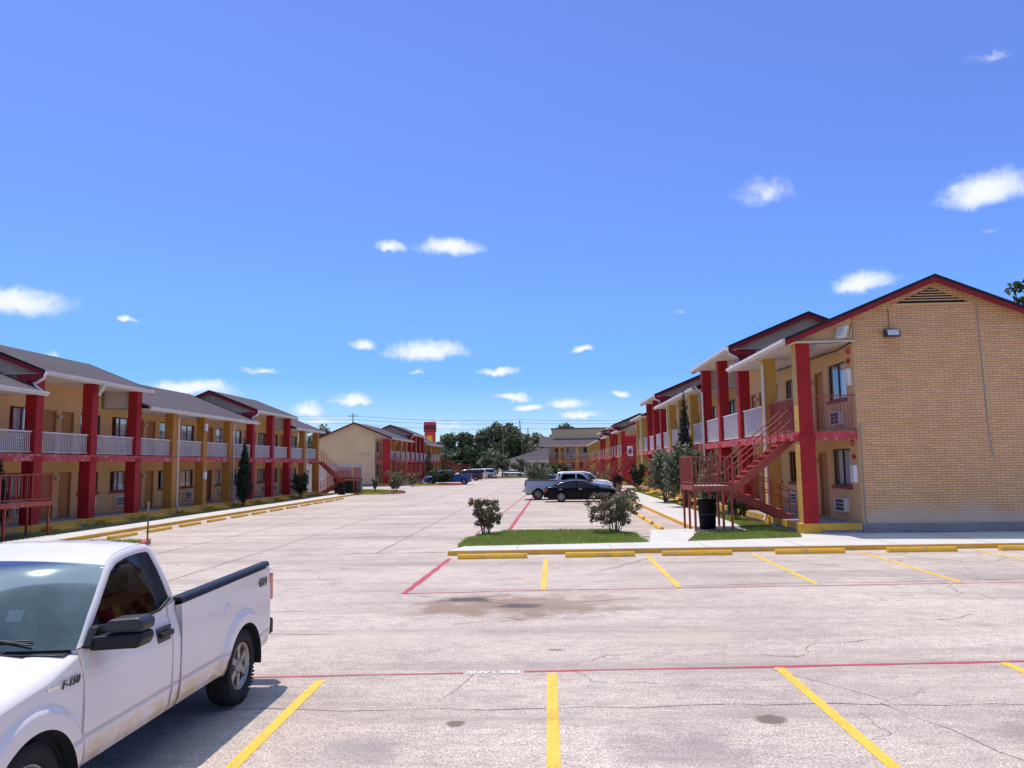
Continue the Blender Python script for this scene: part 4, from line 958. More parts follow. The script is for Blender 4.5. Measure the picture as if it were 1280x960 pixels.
# control joints across the walks
b = MB()
for i in range(24): b.box(5.2, 7.08, 28.5 + i * 1.9, 28.515 + i * 1.9, .1, .1325)
for i in range(8):
    x = -.9 + i * 2.6; b.box(x, x + .015, KY(x) + .01, 22.5 + max(0, (x - 3.8) * .4 if x > 3.8 else (x + 2) * .1), .1, .1325)
for i in range(32): b.box(-18.08, -16.72, 10 + i * 1.8, 10.015 + i * 1.8, .1, .1325)
tag(b.build('sidewalk_joints', 'seam'), kind='structure')
sheet('grass_bed', [(-2.5, 22.5), (2.95, 23.19), (2.75, 25.6), (2.1, 27.5), (-1.4, 27.5), (-2.3, 26.2), (-2.6, 23.4)], .10, 'soil', z0=-.05)
sheet('grass_bed', [(4.07, 23.33), (7.65, 24.16), (8.0, 25.3), (7.98, 33), (7.1, 33), (6.75, 26.9), (5.0, 26.6)], .10, 'soil', z0=-.05)
sheet('grass_bed', [(7.11, 33), (7.98, 33), (7.98, 72), (7.11, 72)], .10, 'soil', z0=-.05)
sheet('grass_bed', [(-19.98, 8), (-18.1, 8), (-18.1, 72), (-19.98, 72)], .09, 'soil', z0=-.05)
sheet('grass_bed', [(-19.9, 72), (-18.0, 68.1), (-15.5, 67.4), (-13.6, 68.3), (-13.0, 69.6), (-13.4, 72), (-16, 76), (-19.4, 79)], .10, 'soil', z0=-.05)
sheet('grass_bed', [(-16.5, 95), (-11.4, 95.6), (-10.8, 97), (-11.4, 99.3), (-16.5, 99.8)], .10, 'soil', z0=-.05)
sheet('grass_bed', [(-13, 138), (-4, 140), (-3, 146), (-14, 147)], .10, 'soil', z0=-.05)
sheet('grass_bed', [(-1.8, 67), (.4, 67), (.6, 73), (-1.6, 73)], .10, 'soil', z0=-.05)
sheet('grass_bed', [(-15.8, 22.6), (-13.3, 22.9), (-12.95, 24.2), (-13.4, 25.4), (-15.8, 25.4)], .10, 'soil', z0=-.05)
def kerbline(pts, mat, name='kerb', w=.15, h=.13):
    b = MB()
    for p, q in zip(pts[:-1], pts[1:]):
        d = Vector((q[0] - p[0], q[1] - p[1], 0)).normalized(); nrm = Vector((-d.y, d.x, 0)) * w
        b.prism([(p[0] - d.x * .02, p[1] - d.y * .02), (q[0] + d.x * .02, q[1] + d.y * .02), (q[0] + d.x * .02 + nrm.x, q[1] + d.y * .02 + nrm.y), (p[0] - d.x * .02 + nrm.x, p[1] - d.y * .02 + nrm.y)], 'z', -.05, h)
    return tag(b.build(name, mat, fix=True), kind='structure')
kerbline([(-19.9, 67.7), (-18.0, 67.98), (-15.5, 67.28), (-14.6, 67.7)], 'yellow')
kerbline([(-14.6, 67.7), (-13.55, 68.2), (-12.9, 69.6), (-13.3, 72)], 'redkerb', h=.15)
kerbline([(-16.5, 94.85), (-13.5, 95.1)], 'yellow'); kerbline([(-13.5, 95.1), (-11.3, 95.45), (-10.65, 97), (-11.3, 99.4)], 'redkerb', h=.14)
kerbline([(-13, 137.85), (-4, 139.85), (-3, 146)], 'yellow')
kerbline([(-15.8, 22.45), (-13.2, 22.75), (-12.8, 24.2), (-13.3, 25.6)], 'redkerb', h=.16)
# painted lines
def strips(name, segs, mat, z=.004, jit=0):
    b = MB()
    for (x0, y0, x1, y1, w) in segs:
        d = Vector((x1 - x0, y1 - y0, 0)); L = d.length; d.normalize(); nr = Vector((-d.y, d.x, 0)) * w / 2; m = max(1, int(L / .25)); pts = []
        off = 0
        for i in range(m + 1):
            off = off * .9 + random.uniform(-jit, jit); p = Vector((x0, y0, z)) + d * (L * i / m) + nr.normalized() * off; k = 1 + random.uniform(-.25, .25) * (1 if jit else 0)
            pts.append([p - nr * k, p + nr * k])
        b.grid(pts, sm=False)
    return tag(b.build(name, mat, fix=False), kind='structure')
ys = [(-2.67, 9.1, -2.62, 3.2, .115), (0, 9.4, 0, 3.2, .115), (2.70, 9.62, 2.74, 3.2, .115), (5.42, 9.85, 5.46, 3.2, .115), (8.15, 10.0, 8.2, 3.2, .115)]
ys += [(-.1, 20.45, -.14, 15.45, .115), (2.58, 21.15, 2.54, 15.68, .115), (5.38, 21.2, 5.3, 15.95, .115), (8.3, 21.45, 8.15, 16.0, .115), (11.4, 21.75, 11.35, 16.2, .115), (14.2, 21.9, 14.15, 16.3, .115)]
strips('yellow_bay_lines', ys, 'p_yellow')
strips('red_kerb_lines', [(-3.7, 9.22, -1.05, 9.41, .05), (-.33, 9.47, 2.0, 9.62, .055), (2.0, 9.62, 9.5, 10.15, .075), (-2.64, 20.7, -2.82, 15.1, .13), (-1.22, 54.5, -1.52, 27.7, .16), (-1.1, 75, -1.22, 54.5, .14)], 'p_red', jit=.004)
strips('faded_red_lines', [(-2.82, 15.1, -.1, 15.42, .07), (-.1, 15.42, 14, 16.3, .05), (-1.9, 58, -2.6, 28, .08), (-1.0, 95, -1.9, 58, .1)], 'p_redfaint', jit=.006)
cr = [(-4.2, 7.95, 9.5, 8.38, .016), (2.4, 15.85, 15, 16.6, .035), (-7.2, 21.9, -2.95, 22.1, .09), (-.9, 9.35, -1.15, 8.3, .012), (2.55, 9.5, 3.3, 8.25, .014), (3.3, 8.25, 3.9, 6.4, .011), (1.0, 17.9, 2.5, 20.4, .04), (-2.5, 14.9, -.5, 13.9, .035), (-.5, 13.9, 1.6, 14.4, .02), (0.2, 12.6, 1.0, 13.2, .015), (5.8, 19.6, 6.9, 18.0, .03), (9.0, 20.4, 10.5, 18.2, .03), (4.6, 17.5, 8.5, 17.9, .015), (-7.5, 11.7, -3.2, 11.55, .02), (-8.6, 13.6, -4.2, 13.4, .02), (-9.5, 15.6, -5, 15.9, .022), (-1.8, 17.9, 1.2, 18.3, .015)]
strips('pavement_cracks', cr, 'crack', z=.003, jit=.05)
sm = [(-11.4, 12, -11.6, 100, .06), (-8.4, 12, -8.7, 120, .05), (-4.9, 22, -4.7, 110, .05), (-14, 30, -13.6, 66, .04)] + [(-16, y, 5, y + .5, .07) for y in (33, 40.5, 47.5, 62, 71, 84, 97, 115)] + [(-3, y, 5.1, y + .3, .04) for y in (30.5, 36.5, 44, 56)]
strips('pavement_seams', sm, 'seam', z=.0025, jit=.012)
b = MB(); rc = random.Random(21)
for k_ in range(46):
    x, y = rc.uniform(-11, 13), rc.uniform(6.2, 30) if k_ < 30 else rc.uniform(28, 60); a = rc.choice((0, math.pi, rc.uniform(0, 6.28), rc.uniform(-.4, .4))); w_ = rc.uniform(.008, .018) * (1 if y < 20 else 1.8); pts = []
    for q in range(rc.randint(8, 34)):
        a += rc.uniform(-.55, .55); x += math.cos(a) * .12; y += math.sin(a) * .12; ww = w_ * rc.uniform(.4, 1.2); pts.append([(x + math.sin(a) * ww / 2, y - math.cos(a) * ww / 2, .0032), (x - math.sin(a) * ww / 2, y + math.cos(a) * ww / 2, .0032)])
    if -5.6 < x < -2.6 and y < 9.5: continue
    b.grid(pts, sm=False)
tag(b.build('pavement_cracks', 'crack', fix=False), kind='structure')
def marking_text(name, txt, loc, size, rz, mat):
    c = bpy.data.curves.new(name, 'FONT'); c.body = txt; c.size = size; c.align_x = 'CENTER'; c.align_y = 'CENTER'; c.offset = .004
    t = bpy.data.objects.new(name, c); COL.objects.link(t); bpy.context.view_layer.update()
    me = bpy.data.meshes.new_from_object(t.evaluated_get(bpy.context.evaluated_depsgraph_get())); bpy.data.objects.remove(t)
    me.materials.clear(); me.materials.append(M[mat]); o = bpy.data.objects.new(name, me); COL.objects.link(o); o.location = loc; o.rotation_euler = (0, 0, rz); return o
tag(marking_text('fire_lane_lettering', 'FIRE LANE', (-.69, 9.44, .006), .14, R(183.5), 'p_white'), kind='structure')

# ------------------------------------------------------------------ wheel stops
def stop_mesh(L=1.83):
    b = MB(); P = [(-.085, 0), (.085, 0), (.075, .06), (.045, .125), (-.045, .125), (-.075, .06)]
    b.prism([(y, z) for y, z in P], 'x', -L / 2, L / 2); return b
proto = stop_mesh().build('wheel_stop', 'stop', bevel=.012); first = True
def put_stop(x, y, rz, label, group):
    global first
    o = proto if first else proto.copy()
    if not first: COL.objects.link(o)
    first = False; o.location = (x, y, 0); o.rotation_euler = (0, 0, rz + random.uniform(-.012, .012)); tag(o, label, 'wheel stop', group)
ordn = ['first', 'second', 'third', 'fourth', 'fifth', 'sixth', 'seventh', 'eighth', 'ninth', 'tenth', 'eleventh', 'twelfth', 'thirteenth']
for i, x in enumerate((-1.5, 1.32, 3.88, 6.87, 9.85, 12.85, 15.8)):
    put_stop(x, 20.58 + .062 * (x + 1.5), R(2.6), f'yellow wheel stop by the front kerb, {ordn[i]} from the red corner line', 'wheel stops along the front kerb')
for i in range(8):
    put_stop(4.08 + .01 * i, 29.5 + 2.73 * i, R(90), f'yellow wheel stop before the right-hand building, {ordn[i]} along from the grass island', 'wheel stops before the right-hand building')
for i in range(12):
    put_stop(-15.6, 28.0 + 2.69 * i, R(90), f'yellow wheel stop before the long left building, {ordn[i]} along from the white pickup', 'wheel stops before the long left building')

# ------------------------------------------------------------------ grass
def in_poly(x, y, P):
    r = np.zeros(len(x), bool); j = len(P) - 1
    for i in range(len(P)):
        xi, yi = P[i]; xj, yj = P[j]
        c = ((yi > y) != (yj > y)) & (x < (xj - xi) * (y - yi) / (yj - yi + 1e-12) + xi); r ^= c; j = i
    return r
def grass(name, poly, n, h, z=.1, w=.012):
    P = np.array(poly); lo, hi = P.min(0), P.max(0); pts = lo + RNG.random((n * 3, 2)) * (hi - lo)
    cl = np.sin(pts[:, 0] * 5.1 + 2 * np.sin(pts[:, 1] * 3.3)) * np.sin(pts[:, 1] * 4.3 + 1.5 * np.sin(pts[:, 0] * 2.1))
    pts = pts[in_poly(pts[:, 0], pts[:, 1], poly) & (cl + RNG.random(n * 3) * 2.2 > .1)][:n]; k = len(pts)
    a = RNG.random(k) * 2 * np.pi; hh = h * (.5 + RNG.random(k)) * (1 + .35 * np.sin(pts[:, 0] * 3) * np.cos(pts[:, 1] * 2.7)); ln = RNG.normal(0, .45, (k, 2)) * hh[:, None]
    d = np.stack([np.cos(a), np.sin(a)], 1) * w * (.7 + .6 * RNG.random((k, 1)))
    v = np.zeros((k, 3, 3)); v[:, 0, :2] = pts - d; v[:, 1, :2] = pts + d; v[:, 2, :2] = pts + ln; v[:, :2, 2] = z - .01; v[:, 2, 2] = z + hh
    o = np_mesh(name, v.reshape(-1, 3), np.arange(k * 3).reshape(-1, 3), 'grass'); return tag(o, kind='stuff')
grass('grass', [(-2.62, 22.45), (2.9, 23.15), (2.85, 25.6), (2.15, 27.6), (-1.5, 27.6), (-2.4, 26.2), (-2.7, 23.4)], 52000, .075)
grass('grass', [(4.12, 23.35), (7.6, 24.15), (7.95, 25.3), (7.95, 33), (7.1, 33), (6.8, 26.9), (5.0, 26.55)], 30000, .07)
grass('grass', [(7.13, 33), (7.95, 33), (7.95, 72), (7.13, 72)], 14000, .08, w=.02)
grass('grass', [(-19.95, 14), (-18.12, 14), (-18.12, 72), (-19.95, 72)], 7000, .03, .09, w=.02)
grass('grass', [(-19.9, 72), (-18.0, 68.1), (-15.5, 67.4), (-13.6, 68.3), (-13.0, 69.6), (-13.4, 72), (-16, 76), (-19.4, 79)], 16000, .09, w=.03)
grass('grass', [(-16.5, 95), (-11.4, 95.6), (-10.8, 97), (-11.4, 99.3), (-16.5, 99.8)], 5000, .1, w=.04)
grass('grass', [(-13, 138), (-4, 140), (-3, 146), (-14, 147)], 6000, .14, w=.06)
grass('grass', [(-15.8, 22.6), (-13.3, 22.9), (-12.95, 24.2), (-13.4, 25.4), (-15.8, 25.4)], 5000, .08)

# ------------------------------------------------------------------ plants
def leaf_mesh(name, blobs, n, size, mat, parent, aspect=.55, shell=.55, upright=0.0, jitter=.25):
    """blobs: (cx,cy,cz,rx,ry,rz); leaves spread through each blob's volume, denser towards its skin"""
    B = np.array(blobs, float); vol = (B[:, 3] * B[:, 4] * B[:, 5]) ** .75; idx = RNG.choice(len(B), n, p=vol / vol.sum())
    d = RNG.normal(size=(n, 3)); d /= np.linalg.norm(d, axis=1)[:, None]; r = (shell + (1 - shell) * RNG.random(n)) * (1 + RNG.normal(0, jitter * .3, n)); deep = RNG.random(n) < .25; r[deep] *= RNG.random(deep.sum())
    c = B[idx, :3] + d * B[idx, 3:] * r[:, None]
    nr = d * .6 + RNG.normal(0, .7, (n, 3)); nr[:, 2] += .25; nr /= np.linalg.norm(nr, axis=1)[:, None]
    t = np.cross(nr, RNG.normal(size=(n, 3)) + np.array([0, 0, 1e-3])); 
    if upright: t = t * (1 - upright) + (d * .5 + np.array([0, 0, 1.0])) * upright
    t -= nr * (t * nr).sum(1)[:, None]; t /= np.linalg.norm(t, axis=1)[:, None] + 1e-9; bt = np.cross(nr, t)
    s = size * (.6 + .8 * RNG.random((n, 1)))
    v = np.stack([c - t * s, c + bt * s * aspect + nr * s * .15, c + t * s, c - bt * s * aspect + nr * s * .15], 1)
    return np_mesh(name, v.reshape(-1, 3), np.arange(n * 4).reshape(-1, 4), mat, parent)
def tree(loc, label, h, rx, ry, trunk_h, n, size, mat='leaf_oak', group=None, seed=0, nb=14, cz=None, trunk_r=.22, name='tree'):
    rd = random.Random(seed); root = thing(name, (loc[0], loc[1], 0), label, 'tree', group); blobs = []
    zc = (h + trunk_h) / 2; hz = (h - trunk_h) / 2
    for i in range(nb):
        a = rd.random() * 6.283; q = math.sqrt(rd.random()); zz = rd.uniform(-1, 1); k = math.sqrt(max(0, 1 - zz * zz * .8)); s = rd.uniform(.26, .46)
        blobs.append((math.cos(a) * rx * q * k * .72, math.sin(a) * ry * q * k * .72, zc + zz * hz * .68, rx * s, ry * s, hz * s * .8))
    blobs.append((0, 0, h - hz * .3, rx * .38, ry * .38, hz * .3))
    leaf_mesh('crown', blobs, n, size, mat, root)
    t = MB(); t.tube([(0, 0, -.1), (.05, .02, trunk_h * .6), (0, .05, trunk_h * 1.1), (.1, 0, zc)], [trunk_r * 1.3, trunk_r, trunk_r * .8, trunk_r * .35], 8)
    for b_ in blobs[:7]: t.tube([(0, .03, trunk_h * .9), (b_[0] * .5, b_[1] * .5, (trunk_h + b_[2]) / 2), b_[:3]], [trunk_r * .5, trunk_r * .3, trunk_r * .08], 6)
    t.build('trunk', 'bark', root); return root
def bush(loc, label, h, r, n, size, mat, stems=9, flowers=0, seed=1, name='bush', cat='bush', group=None, open_=.35, flowerpos=None):
    rd = random.Random(seed); root = thing(name, loc, label, cat, group); t = MB(); tips = []
    for i in range(stems):
        a = 6.283 * i / stems + rd.uniform(-.3, .3); q = rd.uniform(.35, 1.0); tip = (math.cos(a) * r * q * .85, math.sin(a) * r * q * .85, h * rd.uniform(.62, .95))
        m_ = (tip[0] * .5 + rd.uniform(-.04, .04), tip[1] * .5, tip[2] * .45); t.tube([(math.cos(a) * .09, math.sin(a) * .09, -.03), m_, tip], [.016, .011, .004], 6); tips.append(tip)
        for k in range(2):
            tp = (tip[0] + rd.uniform(-.25, .25) * r, tip[1] + rd.uniform(-.25, .25) * r, tip[2] + rd.uniform(-.25, .12) * h); t.tube([m_, tp], [.012, .004], 5); tips.append(tp)
    t.build('stem', 'bark', root)
    k_ = .78 if flowers else 1.15
    blobs = [(x, y, z - h * .03, r * rd.uniform(.16, .34) * k_, r * rd.uniform(.16, .34) * k_, h * rd.uniform(.08, .17) * k_) for x, y, z in tips]
    blobs += [(x * .8 + rd.uniform(-.1, .1) * r, y * .8 + rd.uniform(-.1, .1) * r, z * rd.uniform(.5, .75), r * .22 * k_, r * .22 * k_, h * .12 * k_) for x, y, z in tips[::2]]
    blobs += [(x * .62, y * .62, h * rd.uniform(.26, .42), r * .18, r * .18, h * .09) for x, y, z in tips[::3]]
    leaf_mesh('foliage', blobs, n, size, mat, root, shell=.3)
    if flowers:
        f = MB()
        for i in range(flowers):
            x, y, z = rd.choice(tips) if not flowerpos or i % 3 == 0 else (flowerpos[0] + rd.uniform(-.16, .16), flowerpos[1] + rd.uniform(-.1, .1), flowerpos[2] + rd.uniform(-.1, .08))
            c = Vector((x + rd.uniform(-.08, .08), y + rd.uniform(-.08, .08), z + rd.uniform(.0, .14) * (1 if not flowerpos else .5))); s = rd.uniform(.025, .05)
            for k in range(5):
                a = k * 1.257; f.add([c, c + Vector((math.cos(a - .5) * s, math.sin(a - .5) * s, s * .6)), c + Vector((math.cos(a) * s * 1.3, math.sin(a) * s * 1.3, s * .9)), c + Vector((math.cos(a + .5) * s, math.sin(a + .5) * s, s * .6))], [(0, 1, 2, 3)])
        f.build('blossom', 'petal', root, fix=False)
    return root
def cypress(loc, label, h, r, n, name='cypress', group=None, seed=0):
    rd = random.Random(seed); root = thing(name, loc, label, 'tree', group); blobs = []
    for i in range(16):
        q = i / 15; rr = r * (math.sin(min(1, q * 3.2) * math.pi / 2)) * (1 - q ** 1.8) + .07; blobs.append((rd.uniform(-.25, .25) * rr, rd.uniform(-.25, .25) * rr, .25 + q * (h - .4), rr, rr, h / 13))
    leaf_mesh('foliage', blobs, n, .075, 'leaf_cypress', root, aspect=.4, shell=.6, upright=.75)
    t = MB(); t.tube([(0, 0, -.05), (0, 0, h * .7)], [.07, .03], 8); t.build('trunk', 'bark', root); return root

bush((-2.12, 26.2, .08), 'small open rose bush with pink blooms at the left tip of the grass island', 1.25, .62, 3600, .042, 'leaf_rose', 10, 26, 3, 'rose_bush', 'rose bush', open_=.4, flowerpos=(-.28, -.2, 1.12))
bush((2.22, 26.3, .08), 'wide straggly rose bush with few red blooms at the right end of the grass island', 1.45, .95, 5200, .042, 'leaf_rose', 14, 22, 5, 'rose_bush', 'rose bush')
bush((4.7, 47.9, .08), 'low rose shrub with red blooms in front of the black sedan', 1.0, .7, 900, .06, 'leaf_rose', 8, 30, 8, 'rose_bush', 'rose bush')
bush((6.85, 46, .1), 'tall pale green oleander leaning out over the sidewalk', 3.0, 1.15, 3600, .10, 'leaf_oleander', 14, 0, 11, 'oleander', 'shrub')
bush((7.1, 41.2, .1), 'bushy oleander beneath the tall thin cypress', 3.2, 1.05, 3400, .10, 'leaf_oleander', 14, 0, 12, 'oleander', 'shrub')
bush((7.35, 35.3, .1), 'leafy oleander just behind the red stair landing', 2.6, .75, 2000, .09, 'leaf_oleander', 10, 0, 13, 'oleander', 'shrub')
cypress((7.55, 43.0, .08), 'tall thin dark cypress before the right building', 6.1, .52, 5200, seed=2)
bush((7.45, 31.3, .08), 'small dark round shrub on the grass beside the red stairs', 1.15, .42, 1100, .06, 'leaf_hedge', 8, 0, 14, 'shrub', 'shrub')
bush((7.4, 64, .08), 'dark shrub at the foot of the far right stairs', 2.2, .7, 1200, .09, 'leaf_cypress', 8, 0, 15, 'shrub', 'shrub')
cypress((-19.25, 48.4, .08), 'tall dark cypress standing before the long left building', 4.1, .52, 4600, seed=4)
bush((-19.2, 59.6, .08), 'short spreading dark evergreen near the end of the left building', 2.1, .75, 1800, .09, 'leaf_cypress', 9, 0, 16, 'shrub', 'shrub')
cypress((-19.5, 26.6, .08), 'dark cypress behind the red stair landing at the left', 3.2, .45, 3000, seed=6)
cypress((-18.2, 118, .0), 'dark column of cypress before the far left building', 5.9, .85, 2400, seed=5)
cypress((9.3, 135, 0), 'thin dark cypress before the far cross wing', 5.0, .7, 1800, seed=9)
bush((-13.4, 97.4, .08), 'large rounded green bush hiding the front of the blue pickup', 1.75, 1.75, 3200, .12, 'leaf_hedge', 16, 0, 17, 'bush', 'bush')
bush((-13.9, 70.3, .08), 'small brown leafed bush on the far grass island', 1.5, .75, 1200, .08, 'leaf_rose', 9, 6, 18, 'bush', 'bush')
bush((-15.6, 69.4, .08), 'bright green sapling on the far grass island', 1.3, .28, 350, .07, 'leaf_mid', 5, 0, 19, 'sapling', 'sapling')
for i, (x, y, h, r_, lb) in enumerate(((-17.0, 86, 1.9, 1.1, 'brownish shrub by the second left building, left of the blue pickup'), (-16.0, 91, 1.6, 1.0, 'low reddish shrub between the far left stairs and the round bush'))):
    bush((x, y, 0), lb, h, r_, 1300, .1, 'leaf_rose', 9, 8, 20 + i, 'shrub', 'shrub')
bush((-1.0, 70, .08), 'loose green shrub behind the tailgate of the silver pickup', 2.5, 1.2, 2200, .1, 'leaf_oleander', 12, 0, 25, 'shrub', 'shrub')
bush((5.2, 77, 0), 'rust tinged shrub beside the white suv', 1.8, 1.3, 1600, .09, 'leaf_rose', 10, 14, 26, 'shrub', 'shrub')
bush((6.3, 72.5, 0), 'low brown shrub at the foot of the stair landing past the parked cars', 1.2, .9, 1100, .08, 'leaf_rose', 9, 8, 27, 'shrub', 'shrub')
bush((2.3, 132, 0), 'dark green clipped bush before the far cross wing', 2.4, 2.2, 1800, .16, 'leaf_hedge', 10, 0, 28, 'bush', 'bush')
FT = [(-26.2, 205, 11.0, 3.6, 'leaf_oak', 'dark tree just right of the red sign tower'), (-22.0, 208, 11.6, 3.6, 'leaf_oak', 'round topped dark tree second from the red sign tower'),
      (-30, 214, 9.0, 3.6, 'leaf_oak', 'dark tree half hidden behind the red sign tower'),
      (-17.6, 212, 12.2, 3.6, 'leaf_oak', 'shoulder of dark oak left of the tallest trees'), (-14.0, 214, 14.3, 4.4, 'leaf_oak', 'tallest dark oak in the middle of the far tree line'), (-10.4, 216, 14.2, 4.0, 'leaf_oak', 'tall dark oak beside the leaning utility poles'),
      (-8.2, 190, 9.8, 4.2, 'leaf_mid', 'lighter green tree in front of the tall dark oaks'), (-3.0, 221, 11.5, 5.0, 'leaf_oak', 'wide dark tree behind the single storey office roof'),
      (-6.6, 224, 11.4, 4.4, 'leaf_oak', 'dark tree between the utility poles and the office roof'), (4.8, 217, 13.8, 6.2, 'leaf_mid', 'tree rising over the cross wing roof'), (-19, 186, 7.0, 3.6, 'leaf_mid', 'mid green tree low behind the parked cars'), (-25.5, 190, 6.4, 3.0, 'leaf_oak', 'low dark tree behind the maroon suv'), (-13.4, 184, 6.4, 3.4, 'leaf_oak', 'low dark tree behind the far white van'), (-22.5, 196, 6.0, 3.6, 'leaf_mid', 'low green tree filling the gap behind the blue pickup'), (-9.6, 198, 5.6, 3.4, 'leaf_oak', 'low tree below the leaning utility pole'), (-16.2, 199, 5.8, 3.4, 'leaf_mid', 'low green tree under the tallest oak')]
for i, (x, y, h, r_, m_, lb) in enumerate(FT): tree((x, y), lb, h, r_, r_, h * .1, 4200, .42, m_, 'trees closing the end of the lot', 30 + i, 18)
for i, (x, y, h, r_, lb) in enumerate(((-11.2, 143, 3.9, 2.0, 'small myrtle with bare stems on the far island, nearest the parked cars'), (-8.4, 142, 4.2, 2.1, 'small myrtle with bare stems in the middle of the far island'), (-5.2, 143, 3.6, 1.9, 'small myrtle with bare stems on the far island, nearest the office'))):
    tree((x, y), lb, h, r_, r_, 1.4, 1500, .2, 'leaf_oak', 'myrtles on the far island', 60 + i, 9, trunk_r=.09)
tree((-33.4, 114), 'grey green tree showing over the end of the left building roof', 8.9, 2.5, 2.2, 1.5, 3000, .2, 'leaf_oak', None, 71, 16)
tree((-36.5, 118), 'tree behind the long left building, mostly hidden by its roof', 7.6, 2.4, 2.2, 1.5, 1800, .24, 'leaf_oak', None, 72, 14)
tr = tree((23.9, 34.5), 'leafy tree reaching out from behind the right building', 11.0, 4.2, 4.0, 3, 4600, .16, 'leaf_mid', None, 73, 22)
leaf_mesh('branch', [(-3.4, -.4, 9.75, .35, .35, .3), (-3.0, -.4, 9.9, .4, .4, .3), (-3.15, -.3, 9.3, .3, .3, .2)], 110, .14, 'leaf_mid', tr)
b = MB(); b.tube([(0, 0, 7), (-1.6, -.2, 9.2), (-3.5, -.4, 9.8)], [.09, .05, .012], 6); b.build('limb', 'bark', tr)

# ------------------------------------------------------------------ buildings
T, F_ = True, False
motel('motel_building', 'near right two storey motel wing with tan brick gable end and red posts', 8.1, 25.4, 1, [F_, F_, T, T, F_, F_, F_, F_, T, T, F_, F_], .43, 3.13, 3.36, 6.30, 7.24, 3.8,
      rail_colors={0: 'steelred', 1: 'rail'}, steps=(14.6, 18.4, 22.2, 26.0, 33.6), spouts=((1, -1), (4, -1), (7, 1), (11, 1)), end_ochre=True, gap_bays=())
motel('motel_building', 'long left two storey motel wing with ochre stucco and white balcony rails', -20.0, 14.45, -1, [F_, F_, F_, F_, T, T, F_, F_, F_, F_, T, T, F_, F_], .36, 2.87, 3.10, 5.48, 6.30, 3.73,
      gable_mat='gable', roff=.35, steps=(16.4, 20.1, 23.9, 27.6, 31.3, 35.0, 38.8, 42.5, 46.2), spouts=((3, 1), (7, 1), (9, 1), (13, 1)), win=(1.02, 2.03), doorh=2.03, railh=.92, parity=0, louver=False)
motel('motel_building', 'second left motel wing with plain cream gable wall behind the green dumpster', -19.7, 96, -1, [F_, F_, F_, F_, T, T, T, F_, F_, F_, F_, F_], .3, 3.0, 3.2, 5.9, 6.95, 3.8,
      gable_mat='cream', louver=False, fine=False, found=True)
motel('motel_building', 'third motel wing on the right beyond the parked cars, with red end panel', 8.1, 86, 1, [F_, F_, T, T, F_, F_, F_, T, T, F_, F_, F_, F_, F_, F_, F_, F_], .43, 3.1, 3.33, 6.0, 6.9, 3.8,
      gable_mat='cream', gable_far='cream', louver=False, fine=False)
cross = motel('motel_building', 'two storey cross wing closing the lot, with grey roof and white rails', 13.5, 160, 1, [F_, F_, F_, F_], .35, 3.2, 3.45, 6.1, 7.2, 3.6, gable_mat='cream', louver=False, fine=False, rz=R(90), end_red=False)
b = MB(); b.box(3.4, 9.0, .3, 12.6, 7.4, 9.75, 0); b.box(3.25, 9.2, .15, 12.75, 9.75, 9.95, 1); b.build('upper_wall', ['cream', 'frame'], cross)
b = MB(); b.box(-.045, .06, 14.3, 15.0, .35, 6.0); b.build('end_panel', 'red', cross)
# office: one storey, hipped roof on white posts
of = thing('office_building', (-5.0, 152, 0), 'single storey office with wide hipped grey roof on white posts', 'building')
b = MB(); b.box(-2.4, 4.6, 1.5, 9, 0, 3.0)
b.build('wall', 'wall_r', of)
b = MB(); b.add([(-4.2, -1, 3.05), (5.2, -1, 3.05), (5.2, 10, 3.05), (-4.2, 10, 3.05), (4.2, 4.5, 5.7), (5.2, 4.5, 5.7)], [(0, 1, 5, 4), (1, 2, 5), (2, 3, 4, 5), (3, 0, 4), (0, 3, 2, 1)]); b.build('roof', 'shingle', of)
b = MB(); b.box(-4.25, 5.25, -1.06, -1.002, 2.85, 3.12); b.box(-4.26, -4.202, -1, 10, 2.85, 3.12); b.build('fascia', 'white', of)
for i in range(7):
    b = MB(); x = -3.9 + i * 1.45; b.box(x - .14, x + .14, -.75, -.47, 0, 3.0); b.build('post', 'white', of)
for i in range(4):
    b = MB(); x = -1.9 + i * 1.7; b.box(x, x + 1.1, 1.44, 1.498, .9, 2.5); b.build('window', 'frame', of)
# numbers, boxes, lamps and cables on the near gable
g = bpy.data.objects['motel_building']
def on(nm, mb, mats, **k): return mb.build(nm, mats, g, off=(8.1, 25.4, 0), **k)
b = MB(); b.prism([(25.36, 6.40), (25.13, 6.36), (25.10, 6.42), (25.16, 6.62), (25.36, 6.64)], 'x', 10.98, 11.42, 0); b.add([(11.02, 25.099, 6.43), (11.38, 25.099, 6.43), (11.38, 25.151, 6.61), (11.02, 25.151, 6.61)], [(0, 1, 2, 3)], 1); on('wall_lamp', b, ['frame', 'lens'])
b = MB(); b.bar((9.48, 25.1, 6.36), (9.62, 25.16, 6.74), .4, .06, 0)
for i in range(5): b.bar((9.35 + .015 * i, 25.06 + .008 * i, 6.40 + i * .072), (9.74 + .015 * i, 25.06 + .008 * i, 6.42 + i * .072), .045, .02, 1)
b.bar((9.6, 25.15, 6.5), (9.75, 25.36, 6.5), .05, .05, 2); on('floodlight', b, ['acwhite', 'plastic_white', 'frame'])
b = MB(); b.tube([(10.06, 25.36, 3.5), (10.07, 25.36, .5), (10.2, 25.34, .33), (12.0, 25.33, .2), (14.5, 25.32, .12), (17, 25.3, .16)], .018, 6); b.box(10.03, 10.10, 25.33, 25.39, 3.46, 3.56); on('conduit', b, 'grey')
b = MB(); b.tube([(14.0, 25.375, 7.45), (14.05, 25.375, 5.2), (14.08, 25.375, 3.8)], .014, 5); b.tube([(14.08, 25.375, 3.8), (14.16, 25.375, 2.5)], .012, 5); b.box(14.05, 14.11, 25.35, 25.39, 4.6, 4.8); on('cable', b, 'grey')
